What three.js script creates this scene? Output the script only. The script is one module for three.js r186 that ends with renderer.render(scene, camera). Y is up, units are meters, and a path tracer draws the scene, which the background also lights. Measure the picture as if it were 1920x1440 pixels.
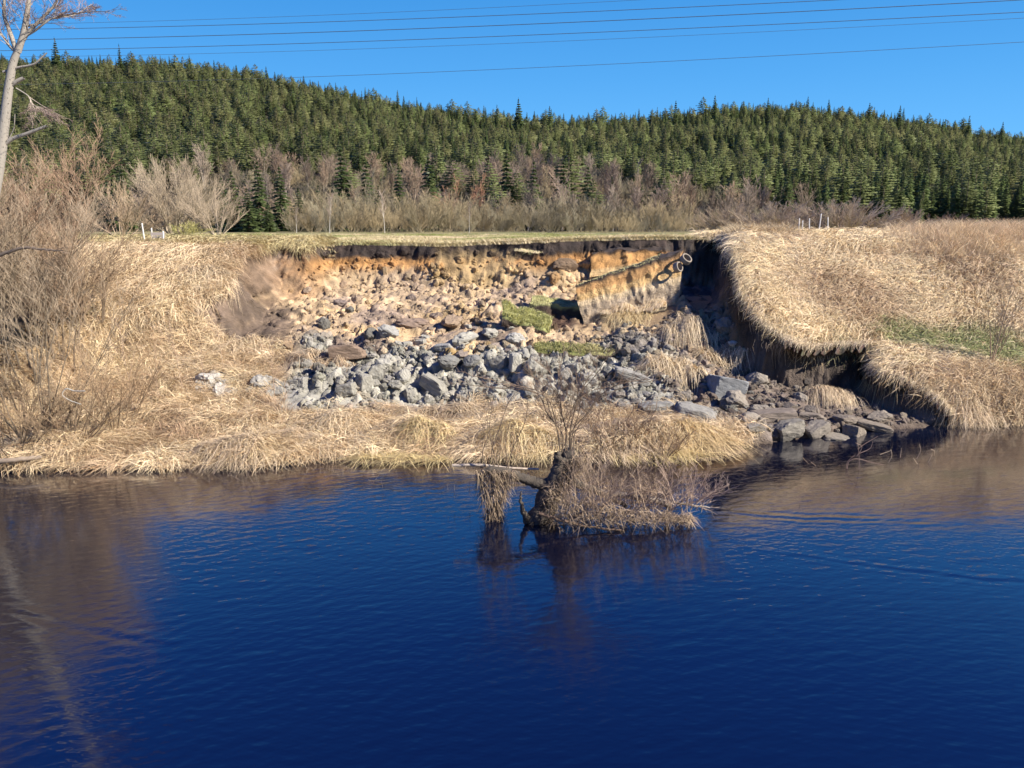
import * as THREE from 'three';
import { ConvexGeometry } from 'three/addons/geometries/ConvexGeometry.js';

// ---------------------------------------------------------------- camera, sky, sun, exposure
const scene = new THREE.Scene();
const EYE = 8, PXF = 1444, PITCH = 0.2014;                     // eye height over the river, lens in photo pixels, tilt down
const camera = new THREE.PerspectiveCamera(2 * Math.atan(720 / PXF) * 180 / Math.PI, 4 / 3, 0.1, 6000);
camera.position.set(0, EYE, 0);
camera.rotation.x = -PITCH;
const renderer = new THREE.WebGLRenderer({ antialias: true });
renderer.toneMapping = THREE.LinearToneMapping;
const EXPOSURE = 1.95;
renderer.toneMappingExposure = EXPOSURE;
renderer.shadowMap.enabled = true;
{
  const W = 256, Hh = 256, a = new Float32Array(W * Hh * 4);
  const stops = [[-90, .02, .03, .04], [-1, .10, .16, .2], [0, .19, .54, 1.0], [5, .16, .53, 1.04], [10, .10, .42, .93], [16, .055, .315, .80], [30, .016, .118, .60], [50, .005, .048, .43], [90, .004, .036, .27]];
  for (let j = 0; j < Hh; j++) {
    const e = (j + .5) / Hh * 180 - 90;
    let k = 0; while (k < stops.length - 2 && e > stops[k + 1][0]) k++;
    const A = stops[k], B = stops[k + 1], t = Math.min(1, Math.max(0, (e - A[0]) / (B[0] - A[0])));
    for (let i = 0; i < W; i++) {
      const o = (j * W + i) * 4;
      for (let c = 0; c < 3; c++) a[o + c] = (A[c + 1] + (B[c + 1] - A[c + 1]) * t) / EXPOSURE;
      a[o + 3] = 1;
    }
  }
  const t = new THREE.DataTexture(a, W, Hh, THREE.RGBAFormat, THREE.FloatType);
  t.mapping = THREE.EquirectangularReflectionMapping; t.magFilter = THREE.LinearFilter; t.needsUpdate = true;
  scene.background = t; scene.environment = t;
}
const SUNAZ = 66 * Math.PI / 180, SUNEL = 34 * Math.PI / 180;  // to the right of and a little behind the camera
const sun = new THREE.DirectionalLight(new THREE.Color().setRGB(1, .93, .82), 4.9);
sun.position.set(Math.sin(SUNAZ) * Math.cos(SUNEL) * 200, Math.sin(SUNEL) * 200, -40 + Math.cos(SUNAZ) * Math.cos(SUNEL) * 200);
sun.target.position.set(0, 0, -40);
sun.castShadow = true;
sun.shadow.mapSize.set(4096, 4096);
Object.assign(sun.shadow.camera, { left: -120, right: 120, top: 120, bottom: -120, near: 1, far: 600 });
scene.add(sun, sun.target);

// ---------------------------------------------------------------- helpers
const rngOf = (seed) => { let s = seed >>> 0; return () => { s = (s + 0x6d2b79f5) | 0; let t = Math.imul(s ^ (s >>> 15), 1 | s); t = (t + Math.imul(t ^ (t >>> 7), 61 | t)) ^ t; return ((t ^ (t >>> 14)) >>> 0) / 4294967296; }; };
const clamp = (x, a = 0, b = 1) => Math.min(b, Math.max(a, x));
const lerp = (a, b, t) => a + (b - a) * t;
const smooth = (a, b, x) => { const t = clamp((x - a) / (b - a)); return t * t * (3 - 2 * t); };
const table = (pts, x) => { if (x <= pts[0][0]) return pts[0][1]; for (let i = 1; i < pts.length; i++) if (x <= pts[i][0]) { const t = (x - pts[i - 1][0]) / (pts[i][0] - pts[i - 1][0]); return lerp(pts[i - 1][1], pts[i][1], t); } return pts[pts.length - 1][1]; };
const PERM = new Uint8Array(512); { const r = rngOf(77), p = [...Array(256).keys()]; for (let i = 255; i > 0; i--) { const j = Math.floor(r() * (i + 1)); [p[i], p[j]] = [p[j], p[i]]; } for (let i = 0; i < 512; i++) PERM[i] = p[i & 255]; }
const grad = (h, x, y, z) => { h &= 15; const u = h < 8 ? x : y, v = h < 4 ? y : h === 12 || h === 14 ? x : z; return ((h & 1) ? -u : u) + ((h & 2) ? -v : v); };
function noise(x, y, z = 0) {
  const X = Math.floor(x), Y = Math.floor(y), Z = Math.floor(z); x -= X; y -= Y; z -= Z;
  const f = (t) => t * t * t * (t * (t * 6 - 15) + 10), u = f(x), v = f(y), w = f(z), a = X & 255, b = Y & 255, c = Z & 255;
  const A = PERM[a] + b, AA = PERM[A & 255] + c, AB = PERM[(A + 1) & 255] + c, B = PERM[(a + 1) & 255] + b, BA = PERM[B & 255] + c, BB = PERM[(B + 1) & 255] + c;
  const g = (i, dx, dy, dz) => grad(PERM[i & 255], x - dx, y - dy, z - dz);
  return lerp(lerp(lerp(g(AA, 0, 0, 0), g(BA, 1, 0, 0), u), lerp(g(AB, 0, 1, 0), g(BB, 1, 1, 0), u), v), lerp(lerp(g(AA + 1, 0, 0, 1), g(BA + 1, 1, 0, 1), u), lerp(g(AB + 1, 0, 1, 1), g(BB + 1, 1, 1, 1), u), v), w);
}
const fbm = (x, y, z = 0, n = 4) => { let s = 0, a = .5; for (let i = 0; i < n; i++) { s += a * noise(x, y, z); x = x * 2.03 + 7.1; y = y * 2.03 + 3.7; z = z * 2.03 + 1.3; a *= .5; } return s; };
const hash2 = (i, j, k) => { let h = Math.imul(i, 374761393) + Math.imul(j, 668265263) + Math.imul(k, 2147483647) | 0; h = Math.imul(h ^ (h >>> 13), 1274126177); return ((h ^ (h >>> 16)) >>> 0) / 4294967296; };
function broken(x, y, k, tilt = .8) {                           // ground broken into tilted angular pieces: [height about 0, tone of the piece]
  const i = Math.floor(x), j = Math.floor(y); let best = 9, bi = 0, bj = 0, bx = 0, by = 0;
  for (let a = -1; a <= 1; a++) for (let b = -1; b <= 1; b++) { const px = i + a + hash2(i + a, j + b, k), py = j + b + hash2(i + a, j + b, k + 7), q = Math.abs(x - px) * .6 + Math.hypot(x - px, y - py); if (q < best) { best = q; bi = i + a; bj = j + b; bx = x - px; by = y - py; } }
  return [hash2(bi, bj, k + 1) - .5 + tilt * (bx * (hash2(bi, bj, k + 2) - .5) + by * (hash2(bi, bj, k + 3) - .6)), hash2(bi, bj, k + 4)];
}
const billow = (x, y, z = 0, n = 3) => { let s = 0, a = .5; for (let i = 0; i < n; i++) { s += a * Math.abs(noise(x, y, z)); x = x * 2.1 + 5.1; y = y * 2.1 + 1.7; z = z * 2.1 + 9.3; a *= .5; } return s; };
const V = (x, y, z) => new THREE.Vector3(x, y, z);
const mixc = (a, b, t) => [lerp(a[0], b[0], t), lerp(a[1], b[1], t), lerp(a[2], b[2], t)];

// a photo pixel as a direction on the ground plan: at distance d it lies at x = d * kx, y = EYE - d * ks
function ray(u, v) { const dx = (u - 960) / PXF, dy = (v - 720) / PXF, c = Math.cos(PITCH) - dy * Math.sin(PITCH); return { kx: dx / c, ks: (Math.sin(PITCH) + dy * Math.cos(PITCH)) / c }; }
const at = (u, v, d) => { const r = ray(u, v); return V(d * r.kx, EYE - d * r.ks, -d); };
const hitWith = (f, u, v, d0 = 12, d1 = 70) => { const r = ray(u, v); for (let d = d0; d < d1; d += .04) if (f(d * r.kx, d) >= EYE - d * r.ks) return [d * r.kx, d]; return [d1 * r.kx, d1]; };

const names = new Map();
const numbered = (n) => { const k = names.get(n) ?? 0; names.set(n, k + 1); return k ? n + '_' + String(k).padStart(3, '0') : n; };
function put(o, name, label, category, group, kind) {
  o.name = numbered(name); o.userData = {};
  if (label) o.userData.label = label;
  if (category) o.userData.category = category;
  if (group) o.userData.group = group;
  if (kind) o.userData.kind = kind;
  o.traverse((m) => { if (m.isMesh) { m.castShadow = true; m.receiveShadow = true; } });
  scene.add(o); return o;
}
function part(geometry, material, name, parent, kind) { const m = new THREE.Mesh(geometry, material); m.name = name; m.castShadow = m.receiveShadow = true; if (kind) m.userData.kind = kind; parent.add(m); return m; }
function thing(name, label, category, pos, group) { const g = new THREE.Group(); g.position.copy(pos); return put(g, name, label, category, group); }

const std = (rgb, o = {}) => { const m = new THREE.MeshStandardMaterial({ roughness: .9, side: THREE.DoubleSide, ...o }); m.color.setRGB(...rgb); return m; };
const vmat = (o = {}) => std([1, 1, 1], { vertexColors: true, ...o });

class MB {                                                      // collects tubes, blades and faces into one geometry
  constructor() { this.n = []; this.p = []; this.i = []; this.c = []; this.uv = []; }
  vert(x, y, z, c) { this.p.push(x, y, z); this.c.push(c[0], c[1], c[2]); return this.p.length / 3 - 1; }
  tri(a, b, c) { this.i.push(a, b, c); }
  tube(pts, r0, r1, n = 3, c = [1, 1, 1], c1 = c) {
    const N = pts.length, u = new THREE.Vector3(), w = new THREE.Vector3(), t = new THREE.Vector3();
    let prev = -1;
    for (let k = 0; k < N; k++) {
      t.subVectors(pts[Math.min(N - 1, k + 1)], pts[Math.max(0, k - 1)]).normalize();
      u.set(0, 0, 1); if (Math.abs(t.z) > .85) u.set(1, 0, 0);
      w.crossVectors(t, u).normalize(); u.crossVectors(w, t);
      const f = k / (N - 1), r = lerp(r0, r1, f), cc = c === c1 ? c : mixc(c, c1, f), start = this.p.length / 3;
      for (let j = 0; j < n; j++) { const a = j / n * 2 * Math.PI, ca = Math.cos(a) * r, sa = Math.sin(a) * r; this.vert(pts[k].x + u.x * ca + w.x * sa, pts[k].y + u.y * ca + w.y * sa, pts[k].z + u.z * ca + w.z * sa, cc); }
      if (prev >= 0) for (let j = 0; j < n; j++) { const j2 = (j + 1) % n; this.i.push(prev + j, prev + j2, start + j, prev + j2, start + j2, start + j); }
      prev = start;
    }
  }
  blade(pts, w, c, side) {                                      // a thin ribbon that narrows to its tip
    const N = pts.length; let prev = -1;
    for (let k = 0; k < N; k++) {
      const f = k / (N - 1), h = w * .5 * (1 - .75 * f), q = pts[k], s = this.p.length / 3;
      this.vert(q.x - side.x * h, q.y - side.y * h, q.z - side.z * h, c); this.vert(q.x + side.x * h, q.y + side.y * h, q.z + side.z * h, c);
      if (prev >= 0) this.i.push(prev, prev + 1, s, prev + 1, s + 1, s);
      prev = s;
    }
  }
  leaf(o, a, b, c, n) { if ((a.y * b.z - a.z * b.y) * n.x + (a.z * b.x - a.x * b.z) * n.y + (a.x * b.y - a.y * b.x) * n.z < 0) a.negate(); this.quad(o, a, b, c); for (let k = 0; k < 4; k++) this.n.push(n.x, n.y, n.z); }
  quad(o, a, b, c) { const s = this.vert(o.x - a.x - b.x, o.y - a.y - b.y, o.z - a.z - b.z, c); this.vert(o.x + a.x - b.x, o.y + a.y - b.y, o.z + a.z - b.z, c); this.vert(o.x + a.x + b.x, o.y + a.y + b.y, o.z + a.z + b.z, c); this.vert(o.x - a.x + b.x, o.y - a.y + b.y, o.z - a.z + b.z, c); this.i.push(s, s + 1, s + 2, s, s + 2, s + 3); }
  build(normals = false) {
    const g = new THREE.BufferGeometry();
    g.setAttribute('position', new THREE.Float32BufferAttribute(this.p, 3));
    g.setAttribute('color', new THREE.Float32BufferAttribute(this.c, 3));
    g.setIndex(this.i);
    if (this.n.length) g.setAttribute('normal', new THREE.Float32BufferAttribute(this.n, 3)); else if (normals) g.computeVertexNormals();
    return g;
  }
}

// ---------------------------------------------------------------- ground: the river bank with the slide scar
// distances behind the water's edge: K packs the first layout closer to the river, E undoes it
const K = (d) => d < 31 ? d : 31 + (d - 31) * .66, E = (d) => d < 31 ? d : 31 + (d - 31) / .66;
const WATERL = [[-60, 24.3], [-20, 24.5], [-12, 24.8], [-2, 25.6], [6, 26.5], [14, 29.8], [20, 30.8], [60, 32]];
const WATERF = [[-60, 24.3], [-12, 24.7], [-7, 25.3], [-4.6, 26.1], [-3, 26.2], [-1.4, 25.9], [0, 25.5], [6, 25.0], [8.5, 25.6], [11.5, 27.2], [14.5, 29.2], [17.3, 30.6], [20, 30.8], [60, 32]];
const PLEFT = [[-14, -2.6], [-1.5, -.7], [0, 0], [.6, .7], [4.5, 2.0], [9, 3.9], [14.6, 6.75], [17, 7.1], [60, 7.1], [200, 7.3]];
const PRIGHT = [[-14, -2.6], [-1.2, -.7], [0, 0], [.5, 1.15], [1.4, 1.85], [3.9, 2.75], [5.8, 4.4], [9.2, 7.0], [11, 7.45], [30, 7.3], [60, 7.1], [200, 7.3]];
const PFLOOR = [[-14, -2.6], [-2, -.6], [0, 0], [.6, .22], [3, .62], [5, .95], [9, 2.2], [14.5, 4.3], [18, 5.1]];
function natural(x, d) {
  const t = d - table(WATERL, x), k = smooth(-4, 9, x);
  const lo = table(PLEFT, t), hi = table(PRIGHT, t);
  const far = smooth(56, 70, d);
  return lerp(lerp(lo, hi, k), 7.05, far) + .12 * fbm(x * .22, d * .22, 4.4, 3) * smooth(-1, 3, t) + (d > 43 ? .1 * noise(x * .15, 3.3) : 0);
}
const R = (u, v) => hitWith(natural, u, v);
const RIM = [[11.8, K(50.6)], ...[[1384, 500], [1392, 552], [1432, 606], [1478, 634], [1530, 647], [1628, 640], [1642, 690], [1705, 714], [1758, 748], [1786, 792]].map((p) => R(...p)),
  [18.0, 26], [16, 20], [-24, 20], [-20, 26], ...[[130, 640], [205, 606], [288, 596], [352, 572], [405, 545], [428, 522], [438, 492]].map((p) => R(...p)), [-12.9, K(47.0)], [-10.7, K(47.6)], [-10.3, K(49.6)], [-7, K(50.0)], [-4, K(49.6)], [-1, K(50.1)], [2.2, K(49.4)], [3.8, K(50.4)], [7, K(49.8)], [9.6, K(50.4)]];
function rimDist(x, d) {                                        // metres inside the scar's edge, negative outside
  let best = 1e9, inside = false;
  for (let i = 0, j = RIM.length - 1; i < RIM.length; j = i++) {
    const [ax, ay] = RIM[j], [bx, by] = RIM[i], ex = bx - ax, ey = by - ay;
    const t = clamp(((x - ax) * ex + (d - ay) * ey) / (ex * ex + ey * ey)), qx = ax + ex * t - x, qy = ay + ey * t - d, q = qx * qx + qy * qy;
    if (q < best) best = q;
    if ((ay > d) !== (by > d) && x < ax + (d - ay) / (by - ay) * ex) inside = !inside;
  }
  return (inside ? 1 : -1) * Math.sqrt(best);
}
const MOUNDS = [];                                              // [x, d, radius along x, radius along d, height]
function floorBase(x, d) {
  const s = d - table(WATERF, x) - (.55 * noise(x * .45, 7.7) + .9 * noise(x * .9, d * .35, 4.1) * (1 - smooth(8, 11, x)) + .25 * noise(x * 2.3, d * .8, 1)) * (1 - smooth(30, 33, d));
  let y = table(PFLOOR, s);
  for (const m of MOUNDS) { const q = ((x - m[0]) / m[2]) ** 2 + ((d - m[1]) / m[3]) ** 2; if (q < 4) y += m[4] * Math.exp(-q * 1.6); }
  return y;
}
const FH = (u, v) => hitWith(floorBase, u, v);
for (const [u, v, ru, rd, h] of [[700, 735, 2.6, 1.3, .45], [820, 705, 2.8, 1.5, .7], [960, 700, 3, 1.6, .85], [1120, 725, 3, 1.4, .6], [880, 640, 2.2, 1, .45], [980, 625, 1.4, .9, .4], [720, 640, 1.5, 1, .5], [1190, 640, 1.8, 1.3, .5], [1230, 590, 2.4, 1.2, .7], [1300, 640, 1.6, 1.6, .5], [1250, 690, 1.8, .8, .35],
  [560, 640, 2.4, 1.3, .35], [410, 720, 1.3, .7, .5], [500, 725, 1.5, .6, .35], [400, 810, 2.2, .7, .5], [470, 850, 1.6, .5, .4], [640, 800, 2.2, .8, .35], [800, 825, 1.6, .6, .45], [960, 830, 1.8, .7, .5], [1230, 830, 3.2, .9, .5], [1560, 750, 1.4, .6, .35], [1440, 690, 1.5, .9, .4], [250, 800, 2.5, .9, .5], [120, 850, 2.4, .8, .5], [930, 575, 2.5, 1.2, .3]]) { const [x, d] = FH(u, v); MOUNDS.push([x, d, ru, rd, h]); }
function rawGround(x, d) {
  const N = natural(x, d);
  if (d > 47 || d < 18 || x < -26 || x > 22) return { y: N, s: -5, N, F: N };
  let s = rimDist(x, d);
  if (s < -3) return { y: N, s, N, F: N };
  s += .38 * fbm(x * .5, d * .5, 8.8, 3) + .05 * noise(x * 2.3, d * 2.3, 2.2);
  const F = floorBase(x, d);
  if (s <= 0) return { y: N - .12 * smooth(-.8, 0, s), s, N, F };
  const right = smooth(8.2, 11, x), left = smooth(-9.8, -11.4, x), low = 1 - smooth(2.0, 3.2, N);
  let rear = s < .42 ? .95 * s / .42 : s < 1.5 ? .95 + (s - .42) * 1.15 : 2.19 + (s - 1.5) * .55;
  const lft = s < .12 ? .45 * s / .12 : .45 + (s - .12) * 1.25;
  const rgt = s < .5 ? s * 5.2 : 2.6 + (s - .5) * 2.2;
  let drop = lerp(lerp(rear, lft, left), rgt, right);
  drop = lerp(drop, s * .5, low * (1 - right));
  drop += (.55 * fbm(x * .5, d * .9, 1.1, 3) + .25 * fbm(x * 1.9, d * 2.4, 6.1, 3)) * smooth(.2, 1.0, s) * (1 - right);
  const C = N - .12 - drop;
  // soft maximum of cliff and floor
  const k = .3, h = clamp(.5 + .5 * (C - F) / k), y = lerp(F, C, h) + k * h * (1 - h) * .5;
  return { y: Math.min(y, N), s, N, F };
}
const GX0 = -42, GX1 = 38, GD0 = 21, GD1 = 52, GS = .082;
const GNX = Math.round((GX1 - GX0) / GS) + 1, GND = Math.round((GD1 - GD0) / GS) + 1;
const GY = new Float32Array(GNX * GND), GSD = new Float32Array(GNX * GND), GN = new Float32Array(GNX * GND), GF = new Float32Array(GNX * GND), GT = new Float32Array(GNX * GND).fill(1);
for (let j = 0; j < GND; j++) for (let i = 0; i < GNX; i++) {
  const x = GX0 + i * GS, d = GD0 + j * GS, g = rawGround(x, d), k = j * GNX + i;
  let y = g.y;
  if (g.s > 0) {                                                // crumbled soil in the scar
    const rough = smooth(.3, 2, g.s), wet = 1 - smooth(1.0, 1.5, y), clay = smooth(30, 31, d) * (1 - smooth(35, 36.3, d)) * smooth(-11, -8, x) * (1 - smooth(7.5, 10, x));
    y -= rough * (1 - wet) * .26 * (1 - clay) * (1 - smooth(0, .075, Math.abs(noise(x * .85, d * 1.25, 17)))) * smooth(-.2, .2, noise(x * .4, d * .4, 3));
    y += smooth(.15, .8, g.s) * (1 - smooth(10, 11.5, x)) * smooth(36, 38, d) * smooth(-12, -9.5, x) * (.55 * (billow(x * .55, d * .9, 25, 4) - .22) + .16 * fbm(x * 2.4, d * 3.0, 8, 3));
    const talus = smooth(31.5, 33.5, d) * (1 - clay) * (1 - smooth(10, 11.5, x)), mud = smooth(6.5, 9, x) * (1 - smooth(33, 35, d)) * smooth(.15, .5, y);
    const wx = x + .25 * noise(x * 1.3, d * 1.3, 3), wd = d + .25 * noise(x * 1.3, d * 1.3, 9);
    if (clay > .01) { const A = broken(wx * 1.05, wd * .95, 1), B = broken(wx * 2.6, wd * 2.3, 11), C = broken(wx * 5.2, wd * 4.6, 21); y += rough * clay * (.42 * A[0] + .24 * B[0] + .09 * C[0]); GT[k] *= lerp(1, .72 + .34 * A[1] * B[1] + .34 * B[1], clay); }
    if (talus > .01) { const B = broken(wx * 1.5, wd * 1.7, 31), C = broken(wx * 3.9, wd * 3.9, 41), q = .45 + .55 * smooth(-.15, .2, noise(x * .5, d * .6, 77)); y += rough * talus * q * (.19 * B[0] + .13 * C[0]); GT[k] *= lerp(1, .74 + .42 * B[1] * C[1] + .18 * B[1], talus); }
    if (mud > .01) { const A = broken(wx * .85 + .3 * wd, wd * 1.5, 51, .9); y += rough * mud * .16 * A[0]; GT[k] *= lerp(1, .85 + .3 * A[1], mud); }
    y += rough * lerp(1, .35, wet) * (1 - .5 * clay) * ((.26 + .2 * clay) * (billow(x * .8, d * .8, 5, 4) - .28) + .10 * fbm(x * 3.1, d * 3.1, 2, 3) + clay * .16 * (1 - 3.2 * Math.abs(noise(x * 1.7, d * 1.7, 7))));
  } else y += .05 * fbm(x * 2.2, d * 2.2, 3, 3);
  GY[k] = y; GSD[k] = g.s; GN[k] = g.N; GF[k] = g.F;
}
function sample(A, x, d) {
  const fx = clamp((x - GX0) / GS, 0, GNX - 1.001), fd = clamp((d - GD0) / GS, 0, GND - 1.001), i = Math.floor(fx), j = Math.floor(fd), a = fx - i, b = fd - j, k = j * GNX + i;
  return lerp(lerp(A[k], A[k + 1], a), lerp(A[k + GNX], A[k + GNX + 1], a), b);
}
const inGrid = (x, d) => x > GX0 && x < GX1 && d > GD0 && d < GD1;
const hillHeight = (x, d) => HILL(x, d);
function ground(x, d) { return inGrid(x, d) ? sample(GY, x, d) : d < 200 ? natural(x, d) : hillHeight(x, d); }
function slopeNormal(x, d, e = .25) { return V(ground(x - e, d) - ground(x + e, d), 2 * e, ground(x, d + e) - ground(x, d - e)).normalize(); }
const G = (u, v) => hitWith(ground, u, v, 12, 57);              // where a photo pixel meets the bank: [x, d]
const G3 = (u, v, lift = 0) => { const [x, d] = G(u, v); return V(x, ground(x, d) + lift, -d); };

// patches of set colour in the scar: [x, d, rx, rd, colour, strength]
const PATCH = [];
const patch = (u, v, rx, rd, c, w = 1) => { const [x, d] = G(u, v); PATCH.push([x, d, rx, rd, c, w]); };
const DARKSOIL = [.050, .034, .027], OCHRE = [.52, .27, .095], TAN = [.60, .425, .235], PINK = [.545, .40, .265], CLAY = [.34, .32, .265], MUD = [.17, .125, .095], STRAWSOIL = [.30, .205, .115], REDSOIL = [.11, .060, .038], TAUPE = [.38, .285, .22];
patch(1060, 600, 3.0, 1.2, REDSOIL); patch(1120, 560, 2, 1.5, REDSOIL, .7); patch(960, 540, 1.8, 1.1, TAUPE, .7); patch(720, 590, 2, 1.6, TAUPE, .8); patch(640, 560, 1.5, 1.3, TAUPE, .7); patch(560, 530, 1.6, 2, OCHRE, .45); patch(450, 560, 3, 3, [.17, .12, .085], .95); patch(360, 600, 2.4, 1.6, [.22, .16, .12], .8);
patch(850, 590, 1.8, .9, [.50, .35, .18], .8); patch(760, 545, 2, 1.3, [.47, .35, .24], .7); patch(900, 520, 3, 1, [.50, .35, .17], .8); patch(870, 655, 1.7, .5, [.52, .34, .13], .9); patch(820, 560, 1, .7, TAUPE, .6);
patch(670, 655, 1.6, .7, [.27, .19, .135], .9); patch(700, 630, 1.6, .9, TAUPE, .5); patch(930, 630, 1.2, .7, [.24, .18, .145], .8); patch(800, 610, 1.6, .6, [.29, .215, .16], .8); patch(1060, 655, 1.6, .6, [.25, .24, .09], .8); patch(1230, 590, 2.8, 1.6, [.45, .31, .165], .8); patch(1300, 640, 1.7, 1.6, [.42, .30, .20], .9); patch(1190, 640, 1.8, 1.2, [.24, .205, .175], .9); patch(1270, 690, 2, 1, [.40, .285, .165], .7);
patch(410, 715, 1.1, .6, [.46, .42, .37], 1); patch(500, 722, 1.6, .6, [.38, .36, .33], .9); patch(1350, 740, 2.4, 1.6, MUD, .9); patch(1560, 780, 4, 1.6, [.185, .14, .11], .9); patch(1450, 720, 1.6, 1.4, [.22, .165, .125], .9); patch(1400, 800, 2, 1, [.19, .155, .13], .9);
patch(1180, 760, 3, 1.2, [.24, .235, .22], .9); patch(760, 690, 1.6, .7, [.34, .31, .26], .6);
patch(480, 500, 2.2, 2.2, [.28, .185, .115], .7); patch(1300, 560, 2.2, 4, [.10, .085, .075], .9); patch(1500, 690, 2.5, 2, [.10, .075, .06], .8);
const STRAW = [.86, .70, .455], PALEGRASS = [.62, .555, .28], GREEN = [.17, .24, .055];
function groundColor(x, d0, y, s, N, F) {
  const d = E(d0);
  const n1 = fbm(x * .5, d0 * .5, 1.7 + y * .6, 4), n2 = fbm(x * 2.1, d0 * 2.1, 6.1 + y * 2.1, 3);
  let c;
  if (s <= -.13) {
    c = mixc(STRAWSOIL, [.40, .29, .16], clamp(.5 + n1));
    if (d > 46) c = mixc(c, mixc([.34, .30, .12], [.22, .25, .075], clamp(.5 + 1.5 * n1)), smooth(46.5, 49.5, d));
    if (y < 1.6) c = mixc(c, MUD, 1 - smooth(.4, 1.6, y));
  } else {
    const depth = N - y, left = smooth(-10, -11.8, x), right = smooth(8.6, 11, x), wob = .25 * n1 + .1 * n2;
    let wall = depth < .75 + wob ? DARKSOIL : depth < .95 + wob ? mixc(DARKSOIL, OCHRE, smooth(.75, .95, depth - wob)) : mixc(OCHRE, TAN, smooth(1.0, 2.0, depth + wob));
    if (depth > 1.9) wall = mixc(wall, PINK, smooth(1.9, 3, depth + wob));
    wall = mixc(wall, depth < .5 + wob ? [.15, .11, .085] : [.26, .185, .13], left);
    wall = mixc(wall, [.05, .038, .03], right);  // right wall: moist dark soil, with the hollow's shade also put into the colour
    let fl = mixc(PINK, TAN, clamp(.5 + 1.4 * n1));
    const clay = smooth(29.3, 30.6, d + 2.6 * n1 + 1.2 * n2) * (1 - smooth(36.2, 37.8, d + 1.6 * n1 - .12 * Math.abs(x))) * smooth(-10.8, -9, x + n1) * (1 - smooth(7, 9.5, x + 2 * n1));
    fl = mixc(fl, mixc(CLAY, [.44, .415, .35], clamp(.5 + 1.6 * n2)), clay);
    fl = mixc(fl, mixc(MUD, [.22, .175, .14], clamp(.5 + n1 * 1.5)), smooth(7, 10, x) * (1 - smooth(36, 40, d)));
    fl = mixc(fl, mixc([.30, .21, .12], [.21, .15, .10], clamp(.5 + 1.5 * n1)), (1 - smooth(29.2, 30.4, d + .6 * n1)) * (1 - smooth(6, 9, x)));
    fl = mixc(fl, [.33, .23, .14], (1 - smooth(-10.5, -9, x)) * (1 - smooth(38, 41, d)));
    fl = mixc(fl, mixc([.36, .27, .18], [.19, .15, .12], clamp(.5 + n1 * 2)), right * smooth(36, 38, d));
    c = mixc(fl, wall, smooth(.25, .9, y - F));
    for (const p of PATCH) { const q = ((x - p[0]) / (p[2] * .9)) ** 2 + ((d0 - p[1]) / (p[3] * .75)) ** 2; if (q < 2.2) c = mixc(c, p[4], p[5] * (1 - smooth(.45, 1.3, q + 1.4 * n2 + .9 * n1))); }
  }
  if (y < .35) c = mixc(c, [.10, .07, .05], 1 - smooth(-.05, .3, y + .15 * n2));
  const k = 1 + (s > 0 ? .75 : .5) * n2 + .25 * n1;
  return [c[0] * k, c[1] * k, c[2] * k];
}
// fine grain shared by earth surfaces, in metres
function grainTexture(size, f) {
  const a = new Uint8Array(size * size * 4);
  for (let j = 0; j < size; j++) for (let i = 0; i < size; i++) { const v = clamp(f(i / size, j / size)) * 255, o = (j * size + i) * 4; a[o] = a[o + 1] = a[o + 2] = v; a[o + 3] = 255; }
  const t = new THREE.DataTexture(a, size, size); t.wrapS = t.wrapT = THREE.RepeatWrapping; t.magFilter = THREE.LinearFilter; t.needsUpdate = true; return t;
}
function periodic(u, v, n, z) { // noise that tiles every n cells, by mixing four shifted copies
  const x = u * n, y = v * n; return lerp(lerp(noise(x, y, z), noise(x - n, y, z), u), lerp(noise(x, y - n, z), noise(x - n, y - n, z), u), v) * 1.35;
}
const earthBump = grainTexture(512, (u, v) => .5 + .3 * periodic(u, v, 12, 1) + .28 * Math.abs(periodic(u, v, 28, 2)) + .16 * periodic(u, v, 70, 3) + .1 * periodic(u, v, 128, 4));
const earthTint = grainTexture(512, (u, v) => .80 + .14 * periodic(u, v, 24, 11) + .18 * periodic(u, v, 60, 12) + .14 * periodic(u, v, 128, 13));
const earthMat = vmat({ roughness: .95, map: earthTint, bumpMap: earthBump, bumpScale: .09 });
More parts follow.
